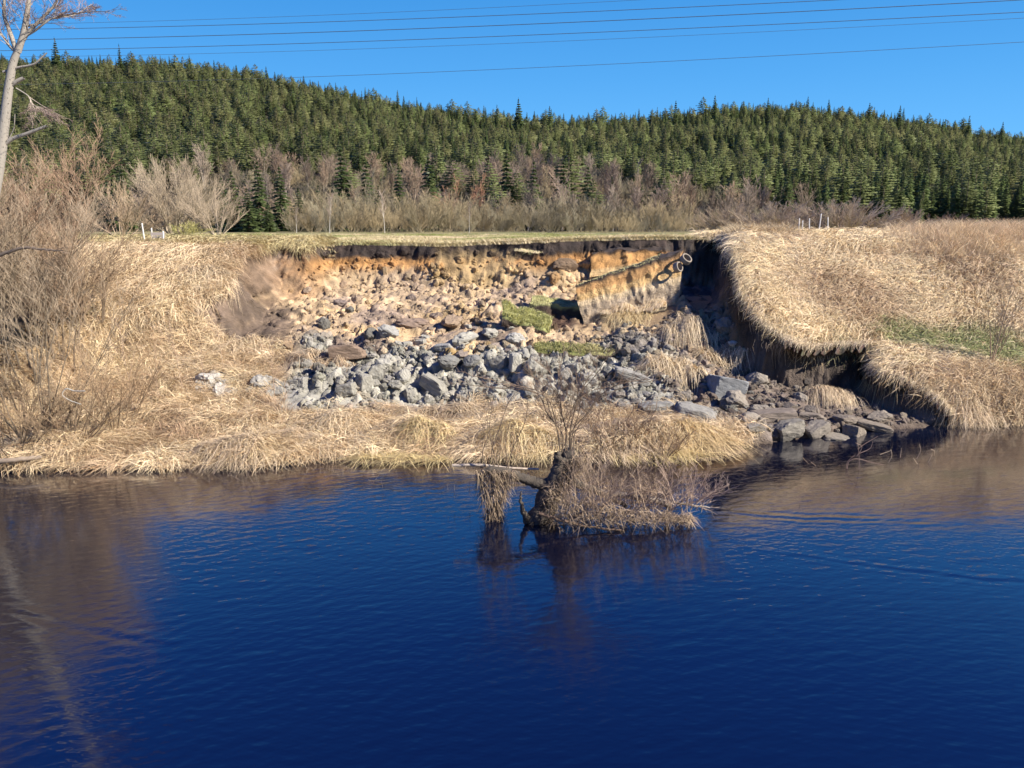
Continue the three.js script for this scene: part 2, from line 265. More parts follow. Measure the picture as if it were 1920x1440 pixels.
{
  const p = new Float32Array(GNX * GND * 3), c = new Float32Array(GNX * GND * 3), uv = new Float32Array(GNX * GND * 2), idx = new Uint32Array((GNX - 1) * (GND - 1) * 6);
  for (let j = 0, k = 0; j < GND; j++) for (let i = 0; i < GNX; i++, k++) {
    let x = GX0 + i * GS, d = GD0 + j * GS, y = GY[k];
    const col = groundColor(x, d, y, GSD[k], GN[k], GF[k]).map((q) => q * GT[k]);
    if (GSD[k] > -.4 && i > 1 && j > 1 && i < GNX - 2 && j < GND - 2) {   // break up steep faces sideways
      const gx = (GY[k + 1] - GY[k - 1]) / (2 * GS), gd = (GY[k + GNX] - GY[k - GNX]) / (2 * GS), st = smooth(.8, 2, Math.hypot(gx, gd));
      if (st > 0) { const L = Math.hypot(gx, gd), hx = x * .9 + d * .6, B = broken(hx * 1.3, y * 1.5, 61), C = broken(hx * 3.4, y * 3.2, 71), m = st * (.30 * fbm(x * .8, y * 1.6, d * .8, 3) + .26 * B[0] + .16 * C[0]); col.forEach((q, i) => { col[i] = q * lerp(1, .82 + .36 * B[1] * C[1] + .1 * C[1], st); }); x -= gx / L * m; d -= gd / L * m; }
    }
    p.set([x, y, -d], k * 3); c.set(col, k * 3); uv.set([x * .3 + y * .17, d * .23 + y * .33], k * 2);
  }
  let o = 0;
  for (let j = 0; j < GND - 1; j++) for (let i = 0; i < GNX - 1; i++) { const a = j * GNX + i, b = a + 1, e = a + GNX, f = e + 1; idx[o++] = a; idx[o++] = b; idx[o++] = f; idx[o++] = a; idx[o++] = f; idx[o++] = e; }
  const g = new THREE.BufferGeometry();
  g.setAttribute('position', new THREE.BufferAttribute(p, 3)); g.setAttribute('color', new THREE.BufferAttribute(c, 3)); g.setAttribute('uv', new THREE.BufferAttribute(uv, 2)); g.setIndex(new THREE.BufferAttribute(idx, 1));
  g.computeVertexNormals();
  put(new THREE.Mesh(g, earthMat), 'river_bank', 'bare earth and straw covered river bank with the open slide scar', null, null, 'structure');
}
// ---- fields, wooded hill and the bank on this side: one coarse sheet out to the horizon
const RIDGE = [[-300, 95], ...[[100, 99], [300, 108], [450, 128], [530, 148], [600, 163], [680, 178], [750, 190], [850, 203], [950, 213], [1050, 216], [1150, 213], [1250, 205], [1350, 190], [1450, 191], [1550, 197], [1650, 207], [1750, 218], [1850, 236], [1920, 246]].map((p) => p), [2300, 270]].map(([u, v]) => { const q = ray(u, v); return [q.kx * 560, EYE - q.ks * 560 - 7 - 13]; });
function HILL(x, d) {
  const foot = 178 + 22 * noise(x * .006, 2.2) + (x > 0 ? x * .10 : 0), crest = 560 + 40 * noise(x * .004, 5.5);
  const t = (d - foot) / (crest - foot);
  const base = natural(x, Math.min(d, 190));
  if (t <= 0) return base;
  const top = table(RIDGE, x * 560 / Math.max(d, 300)) ;
  const up = t < 1 ? t ** .8 * (d / crest) ** .6 : 1 - .25 * smooth(1, 2.2, t);
  return base + top * up + 5 * fbm(x * .012, d * .012, 3, 3) * smooth(0, .2, t) * (1 - .7 * smooth(.8, 1, t));
}
{
  const xs = [], ds = [];
  for (let x = -1600; x <= 1600; x += Math.abs(x) < 560 ? 8 : 40) xs.push(x);
  for (let d = -60; d <= 1500; d += d < 20 ? 5 : d < 60 ? 2 : d < 700 ? 8 : 50) ds.push(d);
  const p = [], c = [], uv = [], idx = [];
  for (const d of ds) for (const x of xs) {
    let y = d < 4 ? 6.3 * smooth(9, -2, -(-d)) : d < 190 ? natural(x, d) : HILL(x, d);
    if (d < 20) y = d < 0 ? 6.35 : lerp(6.35, -2.6, smooth(0, 7, d));
    if (x > GX0 && x < GX1 && d > GD0 - 1 && d < GD1) y -= 3; else y -= .03;
    p.push(x, y, -d); uv.push(x / 3, d / 3);
    const n = fbm(x * .03, d * .03, 4, 3), k = 1 + .5 * fbm(x * .2, d * .2, 1, 2);
    let col = mixc([.24, .24, .085], [.38, .31, .13], clamp(.5 + 1.6 * n));
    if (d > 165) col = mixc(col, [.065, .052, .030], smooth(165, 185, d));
    if (d < 42) col = STRAWSOIL;
    c.push(col[0] * k, col[1] * k, col[2] * k);
  }
  const nx = xs.length;
  for (let j = 0; j < ds.length - 1; j++) for (let i = 0; i < nx - 1; i++) { const a = j * nx + i; idx.push(a, a + 1, a + nx + 1, a, a + nx + 1, a + nx); }
  const g = new THREE.BufferGeometry();
  g.setAttribute('position', new THREE.Float32BufferAttribute(p, 3)); g.setAttribute('color', new THREE.Float32BufferAttribute(c, 3)); g.setAttribute('uv', new THREE.Float32BufferAttribute(uv, 2)); g.setIndex(idx); g.computeVertexNormals();
  put(new THREE.Mesh(g, earthMat), 'ground', 'flat grass field running back to the foot of the wooded hill', null, null, 'structure');
}
// ---- river
{
  const axis = (segs) => { const a = []; for (const [from, to, step] of segs) for (let t = from; t < to - 1e-6; t += step) a.push(t); a.push(segs[segs.length - 1][1]); return a; };
  const xs = axis([[-600, -60, 30], [-60, -24, 1], [-24, 24, .085], [24, 60, 1], [60, 600, 30]]), ds = axis([[3, 8.5, .5], [8.5, 33, .065], [33, 36, .6]]);
  const p = [], uv = [], idx = [], nx = xs.length;
  const wakeA = at(1320, 1030, 18.9), wakes = [[[5.2, 18.6], [8.4, 17.4], [11, 16.6], [16, 16.2]], [[-12, 15.6], [-8.2, 14.2], [-5.6, 13.4]], [[5, 21], [8.2, 20.4], [12, 20.2]]];
  const segDist = (x, d, W) => { let b = 9, along = 0, L = 0; for (let i = 1; i < W.length; i++) { const [ax, ay] = W[i - 1], [bx, by] = W[i], ex = bx - ax, ey = by - ay, l = Math.hypot(ex, ey), t = clamp(((x - ax) * ex + (d - ay) * ey) / (l * l)), q = (x - ax - ex * t) * -ey / l + (d - ay - ey * t) * ex / l, dd = Math.hypot(x - ax - ex * t, d - ay - ey * t); if (dd < Math.abs(b)) { b = Math.sign(q || 1) * dd; along = L + t * l; } L += l; } return [b, along / L]; };
  for (const d of ds) for (const x of xs) {
    let y = 0;
    if (Math.abs(x) < 26 && d > 8) {
      const patchy = smooth(-.25, .45, fbm(x * .13, d * .3, 9, 3));
      const wx = x + .7 * noise(x * .3, d * .3, 4), wd = d + .5 * noise(x * .35, d * .5, 6);
      y += (.35 + .9 * patchy) * (.0026 * noise(wx * .9, wd * 1.9, 1) + .0017 * noise(wx * 1.9 + wd * .5, wd * 3.6, 2) + .0009 * noise(wx * 3.6, wd * 6, 3));
      for (const W of wakes) { const [b, t] = segDist(x, d, W); if (Math.abs(b) < 1) y += .0042 * Math.exp(-b * b * 9) * Math.sin(b * 15 + 2 * noise(x, d)) * Math.sin(Math.PI * clamp(t * .96 + .03)); }
    }
    p.push(x, y, -d); uv.push(x / 11, d / 11);
  }
  for (let j = 0; j < ds.length - 1; j++) for (let i = 0; i < nx - 1; i++) { const a = j * nx + i; idx.push(a, a + 1, a + nx + 1, a, a + nx + 1, a + nx); }
  const g = new THREE.BufferGeometry();
  g.setAttribute('position', new THREE.Float32BufferAttribute(p, 3)); g.setAttribute('uv', new THREE.Float32BufferAttribute(uv, 2)); g.setIndex(idx); g.computeVertexNormals();
  const size = 1024, h = new Float32Array(size * size), r = rngOf(31), waves = [];
  for (let k = 0; k < 70; k++) { const len = lerp(.08, .50, r() ** 1.4), ang = Math.PI / 2 + .35 + (r() + r() - 1) * 1.0, kx = Math.round(Math.cos(ang) * 11 / len), ky = Math.round(Math.sin(ang) * 11 / len); waves.push([kx * 2 * Math.PI / size, ky * 2 * Math.PI / size, r() * 7, len ** .9]); }
  for (const [kx, ky, ph, am] of waves) for (let j = 0; j < size; j++) { const b = ky * j + ph; for (let i = 0; i < size; i++) h[j * size + i] += am * Math.sin(kx * i + b); }
  let mx = 0; for (const v of h) mx = Math.max(mx, Math.abs(v));
  const a = new Float32Array(size * size * 4);
  for (let i = 0; i < size * size; i++) { a[i * 4] = a[i * 4 + 1] = a[i * 4 + 2] = .5 + .5 * h[i] / mx; a[i * 4 + 3] = 1; }
  const t = new THREE.DataTexture(a, size, size, THREE.RGBAFormat, THREE.FloatType); t.wrapS = t.wrapT = THREE.RepeatWrapping; t.magFilter = THREE.LinearFilter; t.needsUpdate = true;
  const m = new THREE.MeshPhysicalMaterial({ roughness: .05, ior: 1.5, clearcoat: 1, clearcoatRoughness: .09, bumpMap: t, bumpScale: .014 });
  m.color.setRGB(.0012, .003, .014);
  put(new THREE.Mesh(g, m), 'river_water', 'dark blue rippled river water in front of the slide', null, null, 'structure');
}

// ---------------------------------------------------------------- conifers on the hill
const barkMat = std([.17, .125, .09]), crownMat = new THREE.MeshPhysicalMaterial({ vertexColors: true, side: THREE.DoubleSide, roughness: 1, transmission: .5, thickness: 0, ior: 1.2, specularIntensity: .2 });
function conifer(seed, kind) {                                  // unit height 1, crown and trunk apart
  const r = rngOf(seed), crown = new MB(), trunk = new MB(), pine = kind === 'pine';
  trunk.tube([V(0, -.03, 0), V(.004, .5, 0), V(0, .97, .004)], .014, .003, 5);
  const rows = pine ? 14 : 18, from = pine ? .26 : .06;
  const lean = r() * 6.28;
  for (let k = 0; k < rows; k++) {
    const t = k / (rows - 1), y = lerp(from, .97, t ** .92);
    const wide = pine ? .235 * (t < .3 ? .62 + t * 1.27 : 1 - ((t - .3) / .7) ** 1.5 * .92) : .18 * (1 - t) ** .9 + .004;
    const n = Math.max(3, Math.round((pine ? 6 : 7) * (1 - .45 * t)));
    for (let b = 0; b < n; b++) {
      if (r() < (pine ? .17 : .06)) continue;
      const a = b / n * 6.283 + k * 2.4 + (r() - .5) * .7, L = wide * (.62 + .62 * r()), ca = Math.cos(a), sa = Math.sin(a);
      const droop = pine ? .04 - .10 * r() : -.22 - .22 * (1 - t), segs = pine ? 4 : 4;
      for (let q = 0; q < segs; q++) {
        const f = pine ? .35 + .65 * (q + .5) / segs : .18 + .82 * (q + .4) / segs, d = L * f, sag = y + droop * d * (pine ? 1 : 1 + .3 * f);
        const m = pine ? 6 : 5;
        for (let e = 0; e < m; e++) {
          const jx = (r() - .5) * L * .55, jy = (r() - .5) * .022, jz = (r() - .5) * L * .55;
          const c = V(ca * d + jx * .8, sag + jy, sa * d + jz * .8), sz = (pine ? .0165 : .0165) * (.6 + .8 * r()) * (1 - .6 * t), th = a + (r() - .5) * 1.8;
          const steep = r() < .5 ? 1 : .25, A = V(Math.cos(th) * sz * 1.5, sz * (pine ? .6 * (r() - .3) : -.5 + .4 * r()), Math.sin(th) * sz * 1.5), B = V(-Math.sin(th) * sz * .62, sz * (.2 + .8 * steep * r()), Math.cos(th) * sz * .62);
          const l = .85 + .3 * r();
          const out = V(c.x + (r() - .5) * .10, (pine ? .07 : .05) + (r() - .5) * .10, c.z + (r() - .5) * .10).normalize();
          crown.leaf(c, A, B, pine ? [.215 * l, .240 * l, .105 * l] : [.14 * l, .18 * l, .072 * l], out);
        }
      }
    }
  }
  for (let k = 0; k < 6; k++) { const y = .93 + .085 * k / 5, s = .0045 * (6 - k) / 5 + .0015, a = k * 2.1; crown.leaf(V(0, y, 0), V(Math.cos(a) * s, .004, Math.sin(a) * s), V(0, .011, 0), [.06, .08, .028], V(.5, .5, .5)); }
  return { crown: crown.build(), trunk: trunk.build() };
}
const PINES = [11, 12, 13, 14].map((s) => conifer(s, 'pine')), SPRUCES = [21, 22, 23, 24].map((s) => conifer(s, 'spruce'));
const treeSpots = [];
{
  const r = rngOf(404);
  for (let d = 185; d < 640; d += 5.3) for (let x = -500; x < 520; x += 5.2) {
    const px = x + (r() - .5) * 5, pd = d + (r() - .5) * 5;
    if (Math.abs(px) > pd * .72 + 12) { r(); continue; }
    const foot = 178 + 22 * noise(px * .006, 2.2) + (px > 0 ? px * .10 : 0);
    if (pd < foot + 4) continue;
    // the leafless wood on the lower slope in the middle
    const up = (pd - foot) / 330, bare = smooth(-.12, .1, .50 + .5 * fbm(px * .02, pd * .013, 3, 3) - up * 1.75 - Math.max(0, (px - 22 - up * 20) * .012) - Math.max(0, (-px - 62) * .011));
    const k = r(), sp = smooth(.0, .25, noise(px * .013, pd * .013, 7) + .5 * noise(px * .06, pd * .06, 3) + .1 + (px > 40 ? .04 : 0));
    if (k < bare * .93) continue;
    if (r() < .1) continue;
    const hi = pd > foot + 340;
    const pine = r() > (hi ? .42 : .10 + .5 * sp);
    treeSpots.push({ x: px, d: pd, y: HILL(px, pd), h: (pine ? 10.6 : 10.6) * (.55 + .7 * r()) * (hi && r() < .1 ? 1.3 : 1), w: (pine ? 1.0 : .85) + .4 * r(), turn: r() * 6.28, pine, v: Math.floor(r() * 4), tone: .70 + .5 * r(), hue: r() });
  }
  // hand placed: the front rank and the spires that stand out
  const own = (u, v0, v1, d, pine, w = 1) => { const p = at(u, v1, d), y = ground(p.x, d), h = at(u, v0, d).y - y; treeSpots.push({ x: p.x, d, y, h, w: w * (pine ? 1 : 1.05), turn: u, pine, v: u % 4, tone: .9, hue: .5, own: true }); };
  for (const [u, v, d, pine, w] of [[440, 318, 140, 0, 1.5], [468, 350, 138, 0, 1.6], [505, 375, 142, 0, 1.5], [422, 330, 150, 0, 1.3], [490, 300, 158, 0, 1.2], [563, 350, 160, 0, 1.5], [530, 310, 165, 0, 1.2], [600, 345, 175, 0, 1.1], [218, 290, 165, 0, 1.3], [240, 300, 158, 0, 1.3], [645, 275, 180, 0, 1.3], [690, 300, 178, 0, 1.1], [712, 345, 172, 0, 1.3], [806, 290, 190, 0, 1.2], [750, 310, 188, 0, 1.1], [950, 280, 195, 0, 1.1], [1000, 300, 190, 0, 1.2], [1065, 275, 200, 1, 1.2], [1055, 300, 190, 0, 1.3], [1100, 310, 196, 0, 1.3], [1145, 330, 200, 0, 1.2], [1200, 340, 205, 0, 1.2], [1350, 325, 205, 0, 1.5], [1385, 340, 200, 0, 1.4], [1410, 330, 206, 0, 1.3], [1460, 345, 204, 1, 1.3], [1500, 330, 208, 0, 1.3], [1560, 340, 206, 1, 1.3], [1625, 345, 205, 0, 1.3], [1680, 350, 208, 0, 1.3], [1740, 350, 204, 0, 1.3], [1800, 345, 206, 0, 1.4], [1850, 350, 204, 0, 1.3], [1895, 355, 203, 0, 1.3]]) own(u, v, 440, d, pine, w);
  for (const [u, v, d, w] of [[108, 70, 520, 1.1], [228, 82, 530, .8], [405, 112, 520, .9], [502, 124, 505, 1], [553, 146, 500, .9], [972, 184, 470, 1.2], [1030, 198, 480, 1], [1338, 178, 500, 1], [1437, 183, 500, 1], [1550, 186, 505, .9], [1626, 192, 505, 1], [1683, 197, 510, 1], [1812, 216, 500, 1], [1874, 228, 500, .9], [932, 196, 480, .9], [680, 170, 480, .9], [1265, 188, 490, .9]]) own(u, v, v + 60, d, 0, w);
}
const scr = (t) => t.h * t.w / Math.hypot(t.x, t.d);
treeSpots.sort((a, b) => (b.own ? 9 : 0) + scr(b) - (a.own ? 9 : 0) - scr(a));
{
  const mats = new Map();
  const crownOf = (t) => { const k = Math.round(t.tone * 6) / 6; if (!mats.has(k)) { const m = crownMat.clone(); m.color.setRGB(k, k * 1.02, k); mats.set(k, m); } return mats.get(k); };
  const nearOnes = [], farOnes = [], cnt = { p: 0, s: 0 };
  for (const t of treeSpots) { const key = t.pine ? 'p' : 's'; if (cnt[key] < 160 && Math.abs(t.x) < t.d * .70) { cnt[key]++; nearOnes.push(t); } else farOnes.push(t); }
  for (const t of nearOnes) {
    const kind = t.pine ? PINES[t.v] : SPRUCES[t.v];
    const front = t.d < 215, name = t.pine ? 'pine_tree' : 'spruce_tree', side = t.x < -12 ? 'left of the leafless wood' : t.x < 24 ? 'among the leafless wood' : 'right of the leafless wood';
    const label = t.d > 440 ? 'dark pointed spruce standing up above the forest skyline' : t.pine ? `olive green pine on the wooded hill, ${side}` : front ? `dark green spruce at the very foot of the forest, ${side}` : `dark green spruce higher up the slope, ${side}`;
    const g = thing(name, label, t.pine ? 'pine tree' : 'spruce tree', V(t.x, t.y - .2, -t.d), label.replace(/^(olive green |dark pointed |dark green )/, '').replace(/^spruce/, 'spruces').replace(/^pine/, 'pines'));
    g.rotation.y = t.turn; g.scale.set(t.h * t.w, t.h, t.h * t.w);
    part(kind.crown, crownOf(t), 'crown', g); part(kind.trunk, barkMat, 'trunk', g);
  }
  const groups = {};
  for (const t of farOnes) (groups[(t.pine ? 'p' : 's') + t.v] ??= []).push(t);
  const wood = thing('conifer_forest', 'dense far pine and spruce forest covering the hill to the skyline', 'forest', V(0, 0, 0));
  wood.userData.kind = 'stuff';
  const m4 = new THREE.Matrix4(), q = new THREE.Quaternion(), up = V(0, 1, 0), col = new THREE.Color();
  for (const [k, list] of Object.entries(groups)) {
    const kind = (k[0] === 'p' ? PINES : SPRUCES)[+k[1]];
    for (const [geo, mat, nm] of [[kind.crown, crownMat, 'crowns'], [kind.trunk, barkMat, 'trunks']]) {
      const im = new THREE.InstancedMesh(geo, mat, list.length); im.name = nm; im.userData.kind = 'stuff';
      list.forEach((t, i) => { m4.compose(V(t.x, t.y - .2, -t.d), q.setFromAxisAngle(up, t.turn), V(t.h * t.w, t.h, t.h * t.w)); im.setMatrixAt(i, m4); if (nm === 'crowns') im.setColorAt(i, col.setRGB(t.tone * lerp(.92, 1.12, t.hue), t.tone, t.tone * lerp(.9, 1.05, t.hue))); });
      wood.add(im);
    }
  }
  console.log('trees', nearOnes.length, farOnes.length);
}

// ---------------------------------------------------------------- leafless shrubs and trees
const twigMat = vmat({ roughness: .9 });
function walk(r, p, dir, len, n, wander, rise) {
  const pts = [p.clone()], d = dir.clone().normalize(), q = p.clone();
  for (let k = 0; k < n; k++) { d.x += (r() - .5) * wander; d.y += (r() - .5) * wander + rise; d.z += (r() - .5) * wander; d.normalize(); q.addScaledVector(d, len / n); pts.push(q.clone()); }
  return pts;
}
function branchOut(mb, r, pts, len, rad, level, o) {
  const kids = o.kids[level]; if (!kids) return;
  for (let k = 0; k < kids; k++) {
    const t = lerp(o.start[level] ?? .3, 1, (k + r()) / kids), f = t * (pts.length - 1), i = Math.min(pts.length - 2, Math.floor(f)), p = pts[i].clone().lerp(pts[i + 1], f - i);
    const dir = pts[i + 1].clone().sub(pts[i]).normalize(), a = r() * 6.283, spread = o.spread[level] * (.6 + .8 * r());
    dir.add(V(Math.cos(a) * spread, (r() - .35) * spread * .7, Math.sin(a) * spread)).normalize();
    const L = len * o.ratio[level] * (1.15 - .6 * t) * (.6 + .8 * r()), cr = Math.max(o.min, rad * lerp(.62, .35, t));
    const path = walk(r, p, dir, L, level ? 2 : 3, o.wander, o.rise);
    const tone = .8 + .4 * r(), c = o.tint(level + 1).map((x) => x * tone);
    mb.tube(path, cr, Math.max(o.min * .55, cr * .3), 3, c);
    branchOut(mb, r, path, L, cr * .8, level + 1, o);
  }
}
function shrub(seed, o) {
  const r = rngOf(seed), mb = new MB();
  for (let s = 0; s < o.stems; s++) {
    const a = r() * 6.283, out = o.dome ? Math.tan(1.22 * r() ** .7) : o.lean * Math.sqrt(r()), ang = Math.atan(out), L = o.dome ? (.86 + .2 * r()) / Math.hypot(Math.sin(ang) / o.dome, Math.cos(ang) / o.height) : o.height * (.72 + .3 * r()) * (1 - .12 * out / Math.max(.01, o.lean));
    const base = V(Math.cos(a) * o.base * r(), -.1, Math.sin(a) * o.base * r());
    const path = walk(r, base, V(Math.cos(a) * out, 1, Math.sin(a) * out), L, 5, o.wander, o.rise * .5);
    const tone = .85 + .3 * r();
    mb.tube(path, o.rad * (.6 + .6 * r()), o.min, 4, o.tint(0).map((x) => x * tone), o.tint(1));
    branchOut(mb, r, path, L, o.rad * .6, 0, o);
  }
  return mb.build();
}
const hazeBrown = (l) => [[.30, .265, .18], [.29, .25, .165], [.28, .238, .15], [.27, .23, .145]][l];
const BAND = [1, 2, 3, 4].map((s) => shrub(500 + s, { stems: 16, height: 8, lean: 1.0, base: 2.4, rad: .06, min: .024, wander: .3, rise: .10, kids: [15, 6], start: [.12, .15], spread: [.55, .7], ratio: [.30, .55], tint: hazeBrown }));
const TREE = [1, 2, 3].map((s) => shrub(600 + s, { stems: 2, height: 11, lean: .15, base: .3, rad: .15, min: .035, wander: .22, rise: .08, kids: [22, 8, 2], start: [.22, .2, .3], spread: [.85, .75, .7], ratio: [.36, .5, .5], tint: (l) => [[.38, .34, .29], [.30, .25, .19], [.27, .21, .16], [.25, .19, .145]][l] }));
const tinted = (m, c) => { const k = m.clone(); k.color.setRGB(...c); return k; };
{
  const r = rngOf(909), mats = [tinted(twigMat, [1, 1, 1]), tinted(twigMat, [1.12, 1.02, .9]), tinted(twigMat, [.88, .84, .78]), tinted(twigMat, [1.02, .98, .98])];
  // the grey brown belt of shrubs along the far edge of the field
  const tops = [[560, 372], [620, 350], [680, 345], [730, 348], [780, 345], [830, 352], [890, 370], [950, 366], [1000, 360], [1060, 352], [1110, 362], [1160, 368], [1220, 378], [1290, 384], [1350, 390], [1400, 383], [1450, 380], [1500, 392]];
  for (let row = 0; row < 3; row++) for (let u = 545 + row * 13; u < 1370; u += 37) {
    const uu = u + (r() - .5) * 24, d = 128 + row * 13 + r() * 9, p = at(uu, 436, d), y = ground(p.x, d), top = table(tops, uu) + (2 - row) * 13 + (r() - .35) * 17, h = at(uu, top, d).y - y;
    const m = new THREE.Mesh(BAND[Math.floor(r() * 4)], mats[Math.floor(r() * 4)]);
    m.position.set(p.x, y, -d); m.rotation.y = r() * 6.28; const k = h / 8.2; m.scale.set(k * (.9 + .3 * r()), k, k);
    put(m, 'leafless_shrub', 'grey brown leafless shrub in the long belt behind the slide', 'shrub', 'leafless shrubs in the belt behind the slide');
  }
  // leafless trees on the lower slope
  let n = 0;
  for (let d = 172; d < 350; d += 8) for (let x = -130; x < 90; x += 6.6) {
    const px = x + (r() - .5) * 7, pd = d + (r() - .5) * 7, foot = 178 + 22 * noise(px * .006, 2.2) + (px > 0 ? px * .10 : 0), up = (pd - foot) / 330;
    if (up < -.02) { continue; }
    const bare = smooth(-.12, .1, .50 + .5 * fbm(px * .02, pd * .013, 3, 3) - up * 1.75 - Math.max(0, (px - 22 - up * 20) * .012) - Math.max(0, (-px - 62) * .011));
    if (r() > bare * .97 || n > 292) continue;
    n++;
    const m = new THREE.Mesh(r() < .55 ? TREE[Math.floor(r() * 3)] : BAND[Math.floor(r() * 4)], mats[Math.floor(r() * 4)]);
    m.position.set(px, ground(px, pd) - .1, -pd); m.rotation.y = r() * 6.28; m.scale.setScalar(.7 + .5 * r());
    put(m, 'leafless_tree', 'brown leafless tree on the lower slope between the conifers', 'bare tree', 'leafless trees on the lower slope');
  }
  const redd = tinted(twigMat, [1.45, .92, .85]);
  { const p = at(868, 350, 198), m = new THREE.Mesh(BAND[1], redd); m.position.set(p.x, ground(p.x, 198) + 1.5, -198); m.scale.set(1.35, 1.5, 1.35); put(m, 'reddish_shrub', 'round leafless crown of reddish twigs standing out on the lower slope', 'shrub'); }
  // white stemmed birches before the belt
  const birchTint = (l) => [[.66, .62, .55], [.45, .38, .31], [.30, .22, .17], [.28, .2, .15]][l];
  const BIRCH = [1, 2].map((s) => shrub(650 + s, { stems: 1, height: 11, lean: .05, base: .1, rad: .12, min: .03, wander: .12, rise: .05, kids: [18, 6], start: [.35, .25], spread: [.6, .6], ratio: [.25, .5], tint: birchTint }));
  for (const [u, v, d, what] of [[722, 345, 126, 'white stemmed birch in front of the shrub belt, behind the slide centre'], [618, 352, 124, 'slim white stemmed birch left of the shrub belt'], [556, 388, 121, 'small white stemmed birch beside the young spruce'], [880, 372, 127, 'pale birch stem among the shrubs behind the green sod'], [1190, 285, 230, 'pale birch high on the slope against dark conifers']]) {
    const p = at(u, 436, d), y = ground(p.x, d), m = new THREE.Mesh(BIRCH[u % 2], twigMat); m.position.set(p.x, y, -d); m.scale.setScalar(Math.max(.4, (at(u, v, d).y - y) / 11)); m.rotation.y = u; put(m, 'white_birch', what, 'birch tree');
  }
  // pale domed shrubs in front
  const paleTint = (l) => [[.54, .47, .37], [.49, .41, .315], [.43, .355, .27], [.40, .325, .245]][l];
  const dome = (u, v, d, width, seed, stems, label, c = [1, 1, 1]) => {
    const p = at(u, 440, d), y = ground(p.x, d), h = at(u, v, d).y - y;
    const m = new THREE.Mesh(shrub(seed, { stems: stems * 2, height: h * .98, dome: h * .92, base: h * .1, rad: .055, min: .014, wander: .13, rise: .05, kids: [16, 6], start: [.25, .2], spread: [.42, .5], ratio: [.32, .5], tint: paleTint }), tinted(twigMat, c));
    m.position.set(p.x, y - .1, -d); m.scale.set(width, 1, width); put(m, 'domed_shrub', label, 'shrub');
  };
  dome(325, 308, 88, 1.05, 701, 30, 'big pale grey domed shrub with many stems behind the left white posts', [.78, .74, .68]);
  dome(408, 345, 82, .8, 702, 8, 'smaller pale leafless tree with forked stem right of the big domed shrub', [.74, .69, .63]);
  dome(1580, 374, 92, 1.7, 703, 22, 'low wide grey domed shrub behind the right row of white posts', [1, .95, .92]);
  dome(1685, 390, 94, 1.5, 704, 16, 'small grey domed shrub right of the wide domed shrub', [1, .94, .9]);
  dome(1440, 378, 96, 1.7, 705, 20, 'brown grey shrub behind the top corner of the right bank', [.9, .84, .8]);
  dome(1365, 384, 104, 1.6, 706, 18, 'dull brown shrub left of the brown grey shrub behind the bank corner', [.85, .78, .72]);
  dome(1510, 384, 100, 1.5, 712, 16, 'brownish shrub filling the gap left of the wide domed shrub', [.88, .8, .76]);
  dome(1770, 402, 96, 1.7, 707, 14, 'low dull brown shrub behind the tall reed on the far right', [.8, .7, .64]);
  dome(1870, 408, 100, 1.7, 713, 14, 'lowest brown shrub behind the reed at the right edge', [.75, .66, .6]);
  dome(228, 345, 84, 1.1, 708, 12, 'brownish bare shrub left of the big pale domed shrub', [.8, .7, .6]);
  // yellow green catkin bush at the foot of the domed shrub
  { const p = at(345, 445, 80), m = new THREE.Mesh(shrub(711, { stems: 16, height: 1.7, lean: 1, base: .7, rad: .02, min: .012, wander: .4, rise: .02, kids: [9, 4], start: [.2, .2], spread: [.6, .7], ratio: [.4, .5], tint: () => [.40, .36, .13] }), twigMat); m.position.set(p.x, ground(p.x, 80), -80); m.scale.set(1.5, 1, 1); put(m, 'yellow_bush', 'low yellow green bush at the foot of the big domed shrub', 'bush'); }
}
